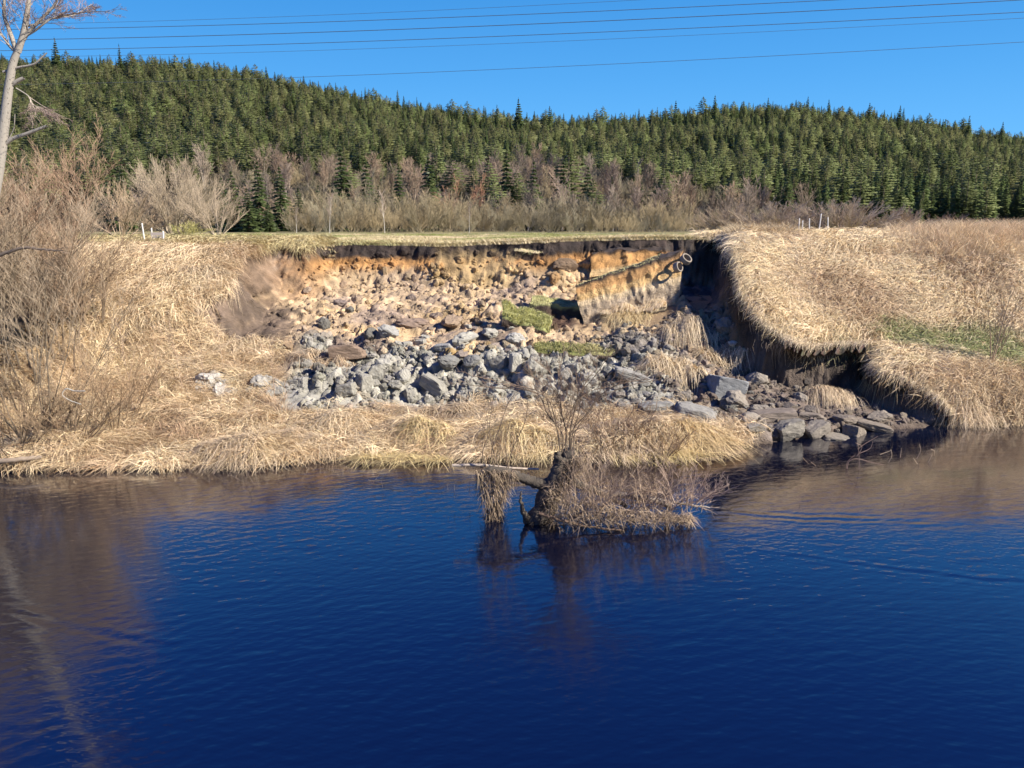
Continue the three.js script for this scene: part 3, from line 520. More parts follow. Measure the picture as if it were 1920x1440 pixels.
// ---- thicket and birch on the left bank
{
  const thick = (l) => [[.11, .085, .06], [.17, .13, .085], [.245, .188, .128], [.29, .222, .152]][l];
  const grow = (u, d, vtop, seed, o, label, c = [1, 1, 1]) => {
    const x = ray(u, 800).kx * d, y = ground(x, d), h = (at(u, vtop, d).y - y) * 1.08;
    const m = new THREE.Mesh(shrub(seed, { stems: 8, height: h, lean: .3, base: .6, rad: .05, min: .0065, wander: .34, rise: .04, kids: [17, 9, 4], start: [.3, .15, .2], spread: [.6, .65, .7], ratio: [.4, .45, .5], tint: thick, ...o }), tinted(twigMat, c));
    m.position.set(x, y - .1, -d); put(m, 'bare_alder', label, 'bare shrub'); return m;
  };
  grow(-40, 28, 250, 801, { stems: 7 }, 'tall dense leafless shrub at the left edge of the view');
  grow(70, 29.5, 320, 802, { stems: 6, lean: .28 }, 'tall leafless shrub with reddish twigs right of the birch trunk');
  grow(140, 31.5, 395, 803, { stems: 8, lean: .3 }, 'brown leafless shrub on the right side of the left thicket', [1.05, .95, .88]);
  grow(70, 26.2, 470, 804, { stems: 11, lean: .75, rad: .035, kids: [10, 5, 2], wander: .2 }, 'many stemmed shrub fanning out from the water edge at far left');
  grow(-90, 30, 300, 805, { stems: 6 }, 'shrub half outside the left edge behind the birch', [.95, .85, .8]);
  grow(10, 33, 420, 806, { stems: 8, lean: .6, kids: [11, 6, 2] }, 'lower brown shrub behind the birch trunk', [1.1, .95, .85]);
  grow(200, 33, 425, 821, { stems: 6, lean: .4 }, 'fine twigged leafless shrub at the right end of the tall thicket', [1.05, .97, .9]);
  grow(-10, 31, 262, 822, { stems: 8, lean: .28 }, 'tall leafless shrub right behind the birch trunk', [1.02, .95, .9]);
  grow(110, 33, 275, 823, { stems: 8, lean: .28 }, 'tallest reddish leafless shrub in the middle of the left thicket', [1.08, .93, .88]);
  grow(1150, 26.4, 725, 831, { stems: 18, lean: .9, rad: .016, kids: [9, 5], wander: .4, min: .005 }, 'low brown twiggy bush in the straw behind the snag', [1.1, .95, .85]);
  grow(1230, 26.2, 775, 832, { stems: 14, lean: 1, rad: .014, kids: [8, 5], wander: .4, min: .005 }, 'smaller brown bush right of the twiggy bush behind the snag', [1.1, .95, .85]);
  grow(215, 27.5, 640, 807, { stems: 16, lean: .7, rad: .022, kids: [9, 5], wander: .25 }, 'low twiggy bush between the thicket and the dry grass', [1.2, 1.05, .9]);
  grow(130, 25.6, 690, 808, { stems: 20, lean: 1, rad: .02, kids: [8, 5], wander: .3 }, 'tangled low bush hanging over the water at the left', [1, .9, .8]);
  grow(20, 25.2, 680, 809, { stems: 22, lean: 1, rad: .02, kids: [9, 5], wander: .35 }, 'dark tangle of twigs at the waterline in the left corner', [.72, .64, .56]);
  // birch: trunk and limbs follow the picture at one distance
  const D = 26.5, P = (l) => l.map(([u, v, dd = 0]) => at(u, v, D + dd));
  const b = thing('birch_tree', 'pale barked birch rising out of the top left corner', 'birch tree', V(0, 0, 0));
  const bark = grainTexture(256, (u, v) => { const band = periodic(u, v, 16, 21) * .5 + periodic(u, v * 1, 40, 22) * .6; return .82 - .55 * smooth(.22, .5, band) - .1 * Math.abs(periodic(u, v, 9, 25)); });
  const pale = std([.38, .34, .285], { map: bark, bumpMap: bark, bumpScale: .03 });
  const withUV = (g) => { const q = g.attributes.position, uv = []; for (let i = 0; i < q.count; i++) uv.push((q.getX(i) - q.getZ(i)) * .9, q.getY(i) * .7); g.setAttribute('uv', new THREE.Float32BufferAttribute(uv, 2)); return g; };
  const limb = (name, pts, r0, r1, n = 8) => { const mb = new MB(), curve = new THREE.CatmullRomCurve3(P(pts)); mb.tube(curve.getPoints(pts.length * 4), r0, r1, n); part(withUV(mb.build(true)), pale, name, b); return curve; };
  limb('trunk', [[-70, 820], [-48, 600], [-22, 420], [-4, 320], [6, 250], [14, 180], [24, 120], [33, 95]], .24, .10, 10);
  const R2 = rngOf(42), limbs = [];
  limbs.push(limb('limb', [[33, 97], [42, 70], [50, 30], [56, -20], [60, -90]], .11, .05));
  limbs.push(limb('limb', [[36, 88], [52, 62], [78, 35], [103, 8], [120, -30]], .07, .025, 6));
  limbs.push(limb('limb', [[31, 97], [18, 58], [8, 30], [8, -10], [4, -60]], .075, .03, 6));
  limbs.push(limb('limb', [[46, 50], [70, 45], [105, 33], [150, 24], [205, 21, -1]], .04, .01, 5));
  limbs.push(limb('limb', [[40, 72], [65, 58], [95, 36], [140, 28, 1], [172, 8, 1.5]], .045, .012, 5));
  limbs.push(limb('limb', [[31, 98], [18, 86], [4, 66], [-14, 55]], .06, .02, 5));
  limb('limb', [[6, 135], [32, 127], [64, 120], [78, 108], [88, 99]], .045, .018, 6);
  limb('limb', [[20, 160], [36, 150], [45, 146]], .07, .05, 6);
  limb('broken_limb', [[-6, 285], [20, 262], [52, 250], [88, 236]], .075, .045, 6);
  limbs.push(limb('limb', [[30, 165], [55, 182], [62, 196], [84, 205]], .022, .008, 4));
  limb('limb', [[16, 262], [26, 240], [28, 214]], .02, .012, 4);
  const tw = new MB();
  for (const c of limbs) { const pts = c.getPoints(14); branchOut(tw, R2, pts, 2.6, .02, 0, { kids: [16, 8, 3], start: [.25, .2, .2], spread: [.7, .8, .8], ratio: [.36, .5, .5], wander: .45, rise: -.02, min: .005, tint: (l) => [[.4, .34, .28], [.33, .27, .22], [.26, .19, .16], [.24, .17, .15]][l] }); }
  part(tw.build(), twigMat, 'twigs', b, 'stuff');
  // upper crown, mostly above the picture
  const up = new MB(); for (let k = 0; k < 5; k++) { const p0 = at(30 + k * 12, -20 - k * 22, D), path = walk(R2, p0, V((R2() - .5) * 1.4, 1, (R2() - .5) * 1.4), 4.2, 5, .2, .05); up.tube(path, .05, .012, 5, [.45, .4, .33]); branchOut(up, R2, path, 4.2, .03, 0, { kids: [10, 6], start: [.2, .2], spread: [.6, .7], ratio: [.36, .5], wander: .3, rise: 0, min: .007, tint: () => [.3, .24, .2] }); }
  part(up.build(), twigMat, 'twigs', b, 'stuff');
}

// ---------------------------------------------------------------- dry grass
const strawMat = vmat({ roughness: .8 });
function tuft(seed, o) {                                        // many blades that share a foot and lean towards +x
  const r = rngOf(seed), mb = new MB();
  for (let k = 0; k < o.n; k++) {
    const a = (r() + r() - 1) * o.fan, L = o.len * (.55 + .6 * r()), dx = Math.cos(a), dz = Math.sin(a), bx = (r() - .5) * o.foot, bz = (r() - .5) * o.foot, up = o.arch * (.4 + r()), fall = o.fall * (.5 + r());
    const pts = [], lay = r() * o.layer, curl = (r() - .5) * 1.1;
    for (let q = 0; q <= 3; q++) { const t = q / 3, run = L * o.lean * t, w = curl * L * t * t; pts.push(V(bx + dx * run - dz * w, lay + up * Math.sin(Math.PI * Math.min(1, t * 1.05) * .9) * (1 - o.stand) + o.stand * L * (t - .22 * t * t) - fall * t * t, bz + dz * run + dx * w)); }
    const l = .58 + .6 * r(), brown = r();
    const c = brown < .2 ? [.62 * l, .52 * l, .42 * l] : [l, l * .99, l * .96];
    mb.blade(pts, o.w * (.7 + .7 * r()), c, r() < .5 ? V(-dz, 0, dx) : V(-dz * .7, .7, dx * .7));
  }
  return mb.build();
}
const LYING = [1, 2, 3, 4, 5, 6].map((s) => tuft(900 + s, { n: 22, fan: s < 5 ? 1.5 : 3.1, len: .85, foot: .7, arch: .17, fall: .08, lean: 1, stand: 0, layer: .16, w: .017 }));
const STANDING = [1, 2, 3].map((s) => tuft(920 + s, { n: 18, fan: 3.1, len: .8, foot: .3, arch: 0, fall: .12, lean: .38, stand: 1, layer: 0, w: .015 }));
const REED = [1, 2].map((s) => tuft(930 + s, { n: 14, fan: 3.1, len: 1.5, foot: .5, arch: 0, fall: .08, lean: .16, stand: 1, layer: 0, w: .014 }));
const HANGING = [1, 2, 3, 4].map((s) => tuft(940 + s, { n: 16, fan: 1.5, len: .62, foot: .4, arch: .14, fall: .36, lean: .75, stand: 0, layer: .06, w: .016 }));
const SHORT = [1, 2].map((s) => tuft(950 + s, { n: 22, fan: 3.1, len: .26, foot: .4, arch: 0, fall: .05, lean: .5, stand: 1, layer: 0, w: .02 }));
function scatter(list, shapes, name, label, category, m = strawMat) { // list of {x, d, turn, size, c, n?}
  const holder = thing(name, label, category, V(0, 0, 0)); holder.userData.kind = 'stuff';
  const m4 = new THREE.Matrix4(), q = new THREE.Quaternion(), q2 = new THREE.Quaternion(), Y = V(0, 1, 0), col = new THREE.Color();
  shapes.forEach((g, k) => {
    const mine = list.filter((_, i) => i % shapes.length === k); if (!mine.length) return;
    const im = new THREE.InstancedMesh(g, m, mine.length); im.name = name + '_blades'; im.userData.kind = 'stuff';
    mine.forEach((t, i) => {
      q.setFromUnitVectors(Y, t.n ?? slopeNormal(t.x, t.d)); q2.setFromAxisAngle(Y, t.turn); q.multiply(q2);
      const s = t.size; m4.compose(V(t.x, (t.y ?? ground(t.x, t.d)) - .02, -t.d), q, V(s, s * (t.tall ?? 1), s)); im.setMatrixAt(i, m4); im.setColorAt(i, col.setRGB(...t.c));
    });
    holder.add(im);
  });
  return holder;
}
const jitter = (r, c, a = .18) => { const k = 1 + (r() - .5) * 2 * a; return [c[0] * k, c[1] * k * (1 + (r() - .5) * .05), c[2] * k * (1 + (r() - .5) * .12)]; };
const BROWNSTRAW = [.46, .315, .185], REDSTRAW = [.40, .24, .155], TANSTRAW = [.72, .57, .375];
{
  const r = rngOf(1212);
  const greens = [[1700, 625, 1.6, .5], [1885, 668, 2.6, 1.1], [1760, 640, 3, .9], [1840, 640, 2.5, .8], [1590, 680, 1.5, .5]].map(([u, v, a, b]) => [...G(u, v), a, b]);
  const reds = [[1580, 545, 2.6, 1.8], [1640, 570, 2, 1.4], [1480, 450, 1.5, 1], [1820, 500, 2.5, 2], [1760, 470, 2, 1.4], [1650, 475, .7, .5], [1500, 535, .6, .5]].map(([u, v, a, b]) => [...G(u, v), a, b]);
  const near = (L, x, d) => { let w = 0; for (const [a, b, rx, rd] of L) w = Math.max(w, 1 - ((x - a) / rx) ** 2 - ((d - b) / rd) ** 2); return w; };
  const right = [], left = [], reed = [], crest = [], fringe = [], field = [], lawn = [];
  for (let k = 0; k < 95000; k++) {
    const x = GX0 + .5 + r() * (GX1 - GX0 - 1), d = 24 + r() * 22;
    if (Math.abs(x) > d * .72 + 1 || (x > -10.8 && x < 11 && d > 38)) { continue; }
    const s = sample(GSD, x, d), y = sample(GY, x, d);
    if (s > -.05 || y < .12) continue;
    const n1 = fbm(x * .35, d * .35, 2, 3), n2 = noise(x * .9, d * .9, 5), swirl = 2.2 * noise(x * .17, d * .17, 8) + 1.1 * n2;
    if (x > 2) {
      let c = mixc(STRAW, TANSTRAW, clamp(.35 + 1.4 * n1)); const rd = near(reds, x, d), gr = near(greens, x, d);
      if (rd > 0) c = mixc(c, r() < .5 ? REDSTRAW : BROWNSTRAW, clamp(rd * 1.6) * .5);
      if (gr > 0 && r() < .8) c = mixc(c, GREEN, clamp(gr * 1.5 + n2) * .8);
      if (d < 31.6 + (x - 14) * .16) c = mixc(c, BROWNSTRAW, .55);
      const toEdge = smooth(-1.6, -.1, s); if (s > -.45 && r() < .75) continue;
      right.push({ x, d, turn: -2.4 + swirl + toEdge * .6 + (r() - .5) * 1.6, size: .75 + .5 * r(), tall: .8 + .7 * r(), c: jitter(r, c) });
    } else {
      if (r() < .25 && d > 30) continue;
      let c = mixc(mixc(STRAW, TANSTRAW, .6), BROWNSTRAW, clamp(.36 + 1.3 * n1)); if (d < 30) c = mixc(c, mixc(BROWNSTRAW, [.26, .18, .11], r()), (.45 + .55 * r()) * smooth(30, 28, d) * smooth(-7, -11, x)); if (d > 40.5) c = mixc(c, PALEGRASS, .6);
      left.push({ x, d, n: d < 27.5 ? V(noise(x, d) * .5, 1, .25) : undefined, turn: d < 28 ? (r() < .5 ? 0 : 3.14) + (r() - .5) * 1.5 + .6 * n2 : -.6 + swirl + (r() - .5) * 1.8, size: .7 + .5 * r(), tall: .8 + .7 * r(), c: jitter(r, c) });
    }
  }
  // clumps that stand up out of the flattened straw
  for (let k = 0; k < 2600; k++) {
    const x = GX0 + 1 + r() * (GX1 - GX0 - 2), d = 26 + r() * 18; if (Math.abs(x) > d * .72) continue;
    const s = sample(GSD, x, d), y = sample(GY, x, d); if (s > -.1 || y < .3) continue;
    if (fbm(x * .5, d * .5, 14, 2) < .02) continue;
    crest.push({ x, d, turn: r() * 6.28, size: .5 + .5 * r(), n: V(0, 1, 0), c: jitter(r, mixc(TANSTRAW, BROWNSTRAW, r())) });
  }
  for (let k = 0; k < 900; k++) { const u = 1368 + r() * 120, d = 40 + r() * 4.5, x = ray(u, 440).kx * d; if (sample(GSD, x, d) > -.02) continue; crest.push({ x, d, turn: r() * 6.28, size: .8 + .7 * r(), n: V(0, 1, 0), c: jitter(r, mixc(STRAW, TANSTRAW, r())) }); }
  for (let k = 0; k < 1500; k++) { const u = 1480 + r() * 300, d = 41 + r() * 3.5, x = ray(u, 440).kx * d; crest.push({ x, d, turn: r() * 6.28, size: .45 + .45 * r(), n: V(0, 1, 0), c: jitter(r, mixc(STRAW, TANSTRAW, r())) }); }
  // reed on the far right and the standing grass at the water on the right
  for (let k = 0; k < 3400; k++) { const u = 1660 + r() * 330, w = smooth(1660, 1800, u); if (r() > .2 + .8 * w) continue; const d = 39 + r() * 6, x = ray(u, 440).kx * d; reed.push({ x, d, turn: r() * 6.28, size: .45 + .5 * r(), n: V(0, 1, 0), c: jitter(r, mixc(STRAW, [.72, .54, .37], r()), .25) }); }
  for (let k = 0; k < 1300; k++) { const u = 1765 + r() * 230, d = 31.0 + r() * 1.7, x = ray(u, 760).kx * d; const y = ground(x, d); if (sample(GSD, x, d) > .3 || y < .05) continue; reed.push({ x, d, turn: r() * 6.28, size: .25 + .35 * r(), n: V(0, 1, 0), c: jitter(r, mixc(STRAW, TANSTRAW, r()), .25) }); }
  // fringe hanging over the scar's edge
  for (let k = 0; k < 120000 && fringe.length < 9000; k++) {
    const x = -22 + r() * 42, d = 28 + r() * 18, s = sample(GSD, x, d); if (s < -.5 || s > .06) continue;
    const y = sample(GY, x, d); if (y < 1.2) continue;
    const e = .3, gx = sample(GSD, x + e, d) - sample(GSD, x - e, d), gd = sample(GSD, x, d + e) - sample(GSD, x, d - e), rear = d > 41.2 && x > -13 && x < 10.9;
    const turn = Math.atan2(gd, gx);                               // -z is +d
    if (rear) { if (s > -.02) continue; lawn.push({ x, d: d + .05, turn, size: .3 + .3 * r(), y: sample(GN, x, d), n: V(0, 1, 0), c: jitter(r, mixc(PALEGRASS, TANSTRAW, r() * .7)) }); continue; }
    if (r() < (x < 2 ? .5 : .84)) continue;
    fringe.push({ x, d, turn: turn + (r() - .5) * 2.4, size: (x > 2 ? .62 : .7) * (.4 + .9 * r() * r() + .2 * r()), y: sample(GN, x, d) + .03 + .12 * r(), n: V(0, 1, 0), c: jitter(r, mixc(x > 2 ? STRAW : TANSTRAW, x > 2 ? [.2, .14, .09] : BROWNSTRAW, r())) });
  }
  // short grass of the field behind the scar
  for (let k = 0; k < 42000; k++) {
    const d = 42 + r() * r() * 60, x = (r() - .5) * 1.45 * d; if (inGrid(x, d) && sample(GSD, x, d) > -.02) continue;
    const n1 = fbm(x * .09, d * .09, 21, 3);
    field.push({ x, d, turn: r() * 6.28, size: .7 + .7 * r(), n: V(0, 1, 0), c: jitter(r, mixc(mixc(PALEGRASS, STRAW, clamp(.45 + n1 * 2)), [.30, .35, .09], clamp(-n1 * 3 + (d - 54) * .02))) });
  }
  for (let k = 0; k < 1600; k++) { const u = 300 + r() * 330, d = 43 + r() * 2.4, x = ray(u, 450).kx * d; field.push({ x, d, turn: r() * 6.28, size: .6 + .6 * r(), n: V(0, 1, 0), c: jitter(r, mixc(STRAW, PALEGRASS, r())) }); }
  scatter(right, LYING, 'dry_grass', 'flattened bright straw coloured grass covering the right bank', 'dry grass');
  scatter(left, LYING, 'dry_grass', 'brownish flattened dry grass covering the left bank', 'dry grass');
  scatter(crest, STANDING, 'standing_grass', 'loose upright clumps of dry grass along crests of both banks', 'dry grass');
  scatter(reed, REED, 'reed', 'tall brown reed stems on the far right', 'reed');
  scatter(fringe, HANGING, 'grass_fringe', 'dry grass hanging over the side edges of the slide', 'dry grass');
  scatter(lawn, SHORT, 'turf_fringe', 'short pale turf along the back edge of the slide', 'grass');
  scatter(field, SHORT, 'field_grass', 'yellow green grass of the flat field behind the slide', 'grass');
  // slid and washed straw between the slide and the water
  const mat = [], pale = [[408, 722, .6], [500, 726, .5], [545, 730, .35]].map(([u, v, q]) => [...G(u, v), q]);
  for (let k = 0; k < 60000; k++) {
    const x = -20 + r() * 32, d = 24.3 + r() * 14, s = sample(GSD, x, d), y = sample(GY, x, d); if (s < -.1 || y < .04) continue; if (pale.some(([a, b, q]) => Math.hypot(x - a, d - b) < q)) continue;
    const westIn = smooth(-9.6, -11.6, x + 1.5 * noise(x * .4, d * .4)), front = 1 - smooth(28.6, 30.0, d + 2.0 * noise(x * .5, d * .5) + .9 * noise(x * 1.6, d * 1.6) + .05 * Math.abs(x)); 
    const w = Math.max(westIn * (1 - smooth(33.6, 35.6, d)), front * (1 - smooth(7.6, 9.6, x))) * (.25 + .75 * smooth(-.15, .12, noise(x * .7, d * .9, 31) + .5 * noise(x * 1.9, d * 2.4, 12)));
    if (r() > w * .9 * smooth(.05, .3, y + .12 * noise(x * 2, d * 2))) continue;
    const n = noise(x * .5, d * .5, 3);
    mat.push({ x, d, turn: (r() < .45 ? 3.14 : 0) + .8 * n + (r() - .5) * 1.5, n: d < 27 ? V(noise(x, d) * .5, 1, .3) : undefined, size: .55 + .5 * r(), tall: .7 + .6 * r(), c: jitter(r, mixc(mixc(STRAW, TANSTRAW, r()), BROWNSTRAW, clamp(.22 + n + (x < -9 ? .25 : 0) * r())), .22) });
  }
  scatter(mat, LYING, 'washed_straw', 'matted brown straw lying on the mud along the water edge', 'dry grass');
  const up = []; for (let k = 0; k < 900; k++) { const u = 150 + r() * 420, v = 610 + r() * 230, [x, d] = G(u, v); if (ground(x, d) < .1 || u > 330 + (v - 610) * .9 + 80) continue; up.push({ x, d, turn: r() * 6.28, size: .45 + .6 * r(), n: V(0, 1, 0), c: jitter(r, mixc(TANSTRAW, REDSTRAW, r() * .9), .2) }); }
  scatter(up, STANDING, 'standing_weeds', 'thin upright reddish dry stems on the slid left ground', 'dry weeds');
}
// single draped tussocks: a mound of blades that flow one way
function tussock(u, v, rx, rd, h, flow, n, label, o = {}) {
  const [cx, cd] = Array.isArray(u) ? u : G(u, v), r = rngOf(Math.round(cx * 91 + cd * 173) + 5), mb = new MB(), L0 = o.len ?? 1.1, spread = o.spread ?? .5;
  const gc = ground(cx, cd) + .45;
  const dome = (x, d) => { const q = ((x - cx) / rx) ** 2 + ((d - cd) / rd) ** 2; return Math.max(Math.min(ground(x, d), gc), 0.02) + (q < 1 ? h * .55 * (1 - q) ** .8 * (1 + 1.1 * noise(x * 1.6, d * 2.2, cx)) : 0); };
  for (let k = 0; k < n; k++) {
    const a = r() * 6.283, m = Math.sqrt(r()) * .85, x0 = cx + Math.cos(a) * rx * m - Math.cos(flow) * rx * .35, d0 = cd + Math.sin(a) * rd * m - Math.sin(flow) * rd * .35, th = flow + (r() + r() - 1) * (r() < .55 ? 2.6 : spread * 1.3) + .7 * noise(x0 * 1.4, d0 * 1.4, 3), L = L0 * (.35 + .85 * r()), lift = .03 + .16 * r() * (o.lift ?? 1), lay = .10 * r();
    const pts = []; const top = dome(x0, d0) + lay;
    for (let q = 0; q <= 4; q++) { const t = q / 4, x = x0 + Math.cos(th) * L * t, d = d0 + Math.sin(th) * L * t, w = dome(x, d) + lay * (1 - .5 * t); pts.push(V(x, Math.max(w, lerp(top, w, t * 1.05)) + lift * Math.sin(Math.PI * t) - .03 * t, -d)); }
    const l = .6 + .6 * r(), c = mixc(o.c ?? STRAW, o.c2 ?? BROWNSTRAW, r() < .3 ? r() : r() * .35).map((q) => q * l);
    mb.blade(pts, .018 * (.6 + .8 * r()), c, V(-Math.sin(th), .3 * (r() - .5), -Math.cos(th)));
  }
  // soil heart under the blades
  const heart = new MB(), N = 12, ids = [];
  for (let i = 0; i <= 4; i++) for (let j = 0; j < N; j++) { const q = i / 4, a = j / N * 6.283, x = cx + Math.cos(a) * rx * q * .95, d = cd + Math.sin(a) * rd * q * .95; ids.push(heart.vert(x, dome(x, d) - .02 - (i === 4 ? .25 : 0), -d, [.16, .11, .07])); }
  for (let i = 0; i < 4; i++) for (let j = 0; j < N; j++) { const a = ids[i * N + j], b = ids[i * N + (j + 1) % N], c = ids[(i + 1) * N + j], e = ids[(i + 1) * N + (j + 1) % N]; heart.tri(a, c, b); heart.tri(b, c, e); }
  const g = thing('grass_tussock', label, 'grass tussock', V(0, 0, 0));
  part(heart.build(true), twigMat, 'root_mat', g); part(mb.build(), strawMat, 'blades', g, 'stuff');
}
const GOLD = [.76, .61, .28];
tussock(720, 868, 2.1, .42, .16, 3.1, 900, 'flat raft of yellowish straw lying on the water left of the drift log', { c: GOLD, spread: .35, lift: .5 });
tussock(790, 822, 1.35, .6, .5, 3.35, 900, 'rounded grass tussock with dark gap on its left above the straw raft', { c: [.8, .64, .32], spread: .55 });
tussock(960, 824, 1.7, .6, .55, 3.5, 1100, 'bright draped grass tussock directly behind the left arm of the snag', { c: [.84, .67, .35], spread: .45 });
tussock(1010, 788, 2.2, .5, .3, .1, 900, 'flattened bright straw ridge behind the draped tussock and the snag', { c: STRAW, spread: .3 });
tussock(1180, 828, 2.2, .8, .55, -.25, 1300, 'broad brown and straw tussock right behind the snag shoots', { c: TANSTRAW, c2: REDSTRAW, spread: .7 });
tussock(1310, 838, 2.2, .7, .5, -.25, 1300, 'long straw tussock sweeping down to the water right of the snag', { c: [.78, .6, .31], spread: .45, len: 1.4 });
tussock(1270, 870, 2.2, .35, .14, -.1, 700, 'thin golden straw mat at the waterline behind the snag', { c: GOLD, spread: .3 });
tussock(620, 800, 2.0, .7, .4, 3.5, 1100, 'pale sweeping straw mound left of the dark gap', { c: STRAW, spread: .5 });
tussock(540, 830, 1.7, .6, .4, 3.3, 1000, 'straw heap with green tinge left of the pale sweeping mound', { c: TANSTRAW, spread: .7 });
tussock(430, 850, 1.6, .6, .45, 3.4, 1100, 'grass hummock reaching furthest out into the water at left', { c: TANSTRAW, c2: BROWNSTRAW, spread: .9 });
tussock(340, 815, 1.4, .6, .4, 2.9, 900, 'brown tangled grass hummock right of the thicket', { c: [.58, .42, .25], c2: REDSTRAW, spread: 1.2 });
tussock(850, 775, 2.4, .5, .25, 3.2, 900, 'low straw strip at the foot of the grey clay rubble', { c: TANSTRAW, spread: .4 });
tussock(1245, 690, 1.6, .6, .45, 3.6, 1000, 'combed straw mat hanging over dark clay left of the big slab', { c: STRAW, spread: .4 });
tussock(1340, 678, 1.4, .5, .3, 3.3, 600, 'thin straw layer behind the big grey slab', { c: STRAW, spread: .6 });
tussock(1555, 742, 1.2, .45, .3, -1.9, 800, 'shaggy grass clump alone on the mud below the dark overhang', { c: TANSTRAW, c2: BROWNSTRAW, spread: 1.0, len: .7 });
tussock(1290, 612, 1.5, .7, .35, 4.2, 900, 'tousled straw mane falling down the slid bank in the right of the scar', { c: STRAW, spread: .7 });
tussock(1170, 605, 1.5, .6, .35, 3.7, 800, 'bright straw tongue in front of the dark edged sod', { c: [.84, .67, .36], spread: .4 });
tussock(1700, 680, 1.7, .6, .3, 3.3, 800, 'long combed greenish straw drooping over the lower right edge', { c: [.62, .54, .26], spread: .35, len: 1.5 });
tussock(1810, 752, 1.3, .6, .4, 3.7, 900, 'brown bushy grass clump at the water on the right', { c: TANSTRAW, c2: BROWNSTRAW, spread: .8 });
tussock(590, 690, 1.7, .8, .3, 3.4, 800, 'flattened reddish straw left of the grey rubble', { c: TANSTRAW, c2: REDSTRAW, spread: .9 });
tussock(430, 655, 1.6, .7, .3, 3.4, 700, 'pale straw patch below the smooth brown left wall', { c: STRAW, c2: REDSTRAW, spread: 1.0 });
tussock(370, 520, 1.5, .9, .35, 3.7, 900, 'starburst of long straw at the lip of the left bank', { c: TANSTRAW, spread: 2.2 });

// ---------------------------------------------------------------- clay blocks, boulders, clods
const rockGrain = grainTexture(256, (u, v) => .78 + .22 * periodic(u, v, 9, 41) + .2 * periodic(u, v, 30, 42) + .12 * periodic(u, v, 64, 43));
const rockBump = grainTexture(256, (u, v) => .5 + .3 * periodic(u, v, 10, 44) + .25 * Math.abs(periodic(u, v, 30, 45)) + .15 * periodic(u, v, 64, 46));
function rock(seed, o = {}) {                                   // a body cut by random planes, then roughened
  const r = rngOf(seed), g0 = new THREE.IcosahedronGeometry(1, o.detail ?? 6), q = g0.attributes.position, planes = [], c = [], uv = [], v = new THREE.Vector3(), n = o.planes ?? 11;
  for (let k = 0; k < n; k++) { const p = V(r() - .5, (r() - .5) * (o.flat ?? 1), r() - .5).normalize(); planes.push([p, .62 + .34 * r()]); }
  if (o.box) for (const [x, y, z] of [[1, 0, 0], [-1, 0, 0], [0, 1, 0], [0, -1, 0], [0, 0, 1], [0, 0, -1]]) planes.push([V(x + (r() - .5) * .3, y + (r() - .5) * .3, z + (r() - .5) * .3).normalize(), .62 + .1 * r()]);
  for (let i = 0; i < q.count; i++) {
    v.fromBufferAttribute(q, i).normalize();
    let R = 1.1; for (const [p, w] of planes) { const t = p.dot(v); if (t > .05) R = Math.min(R, w / t); }
    R *= 1 + (o.rough ?? .10) * fbm(v.x * 2.4 + seed, v.y * 2.4, v.z * 2.4, 4);
    v.multiplyScalar(R); q.setXYZ(i, v.x, v.y, v.z); uv.push(v.x * .5 + v.y * .31, v.z * .5 + v.y * .42);
    const l = 1 + .5 * fbm(v.x * 3, v.y * 3 + seed, v.z * 3, 3); c.push(l, l * .995, l * .98);
  }
  g0.setAttribute('color', new THREE.Float32BufferAttribute(c, 3)); g0.setAttribute('uv', new THREE.Float32BufferAttribute(uv, 2)); g0.computeVertexNormals();
  return g0;
}
const ROCKS = [...Array(9).keys()].map((k) => rock(70 + k, { detail: 5, planes: 8, rough: .38 })), BOXY = [...Array(5).keys()].map((k) => rock(90 + k, { detail: 6, planes: 4, box: 1, rough: .2 })), CLODS = [...Array(7).keys()].map((k) => rock(110 + k, { detail: 2, planes: 7, rough: .5 })), ROUND = [1, 2].map((k) => rock(130 + k, { detail: 6, planes: 7, rough: .28 }));
const rockMatOf = new Map();
const rockMat = (c) => { const k = c.map((x) => x.toFixed(3)).join(); if (!rockMatOf.has(k)) rockMatOf.set(k, vmat({ roughness: .93, map: rockGrain, bumpMap: rockBump, bumpScale: .05 })); const m = rockMatOf.get(k); m.color.setRGB(...c); return m; };
const CG = [.345, .325, .275], CL = [.46, .435, .37], CD = [.17, .16, .138], CB = [.33, .265, .215], CT = [.60, .46, .31], CM = [.30, .26, .215];
function block(u, v, w, hgt, deep, geo, c, label, o = {}) {     // (u, v) is the middle of its base in the photograph, sizes in metres
  const [x, d] = G(u, v), m = new THREE.Mesh(geo, rockMat(c)), q = lerp(.95, .68, smooth(30, 35, d)); w *= q; hgt *= q; deep *= q;
  m.position.set(x, ground(x, d) + hgt * (o.up ?? .25), -d); m.scale.set(w / 1.5, hgt / 1.5, deep / 1.5); m.rotation.set(o.rx ?? 0, o.ry ?? 0, o.rz ?? 0);
  return put(m, o.name ?? 'clay_block', label, o.cat ?? 'clay block', o.group);
}
block(1361, 742, 1.75, 1.15, 1.3, rock(201, { detail: 9, planes: 1, box: 1, rough: .05 }), [.26, .265, .27], 'biggest grey clay slab with flat top, its left end in shade', { name: 'clay_slab', ry: .12, rz: -.12, up: .3 });
block(815, 735, 1.5, .75, .7, BOXY[0], CG, 'long tilted grey block in the middle of the rubble ridge', { name: 'clay_slab', ry: -.4, rz: -.55, up: .35 });
block(705, 712, .75, .9, .7, BOXY[1], CG, 'upright cube like grey block at the left of the rubble ridge', { ry: .3, rz: .1 });
block(683, 726, .7, .8, .6, BOXY[2], CG, 'leaning grey block next to a dark hollow', { ry: .7, rz: -.15 });
block(650, 738, .9, .6, .6, BOXY[3], CG, 'grey block at the left foot of the rubble ridge', { ry: -.2, rz: .2 });
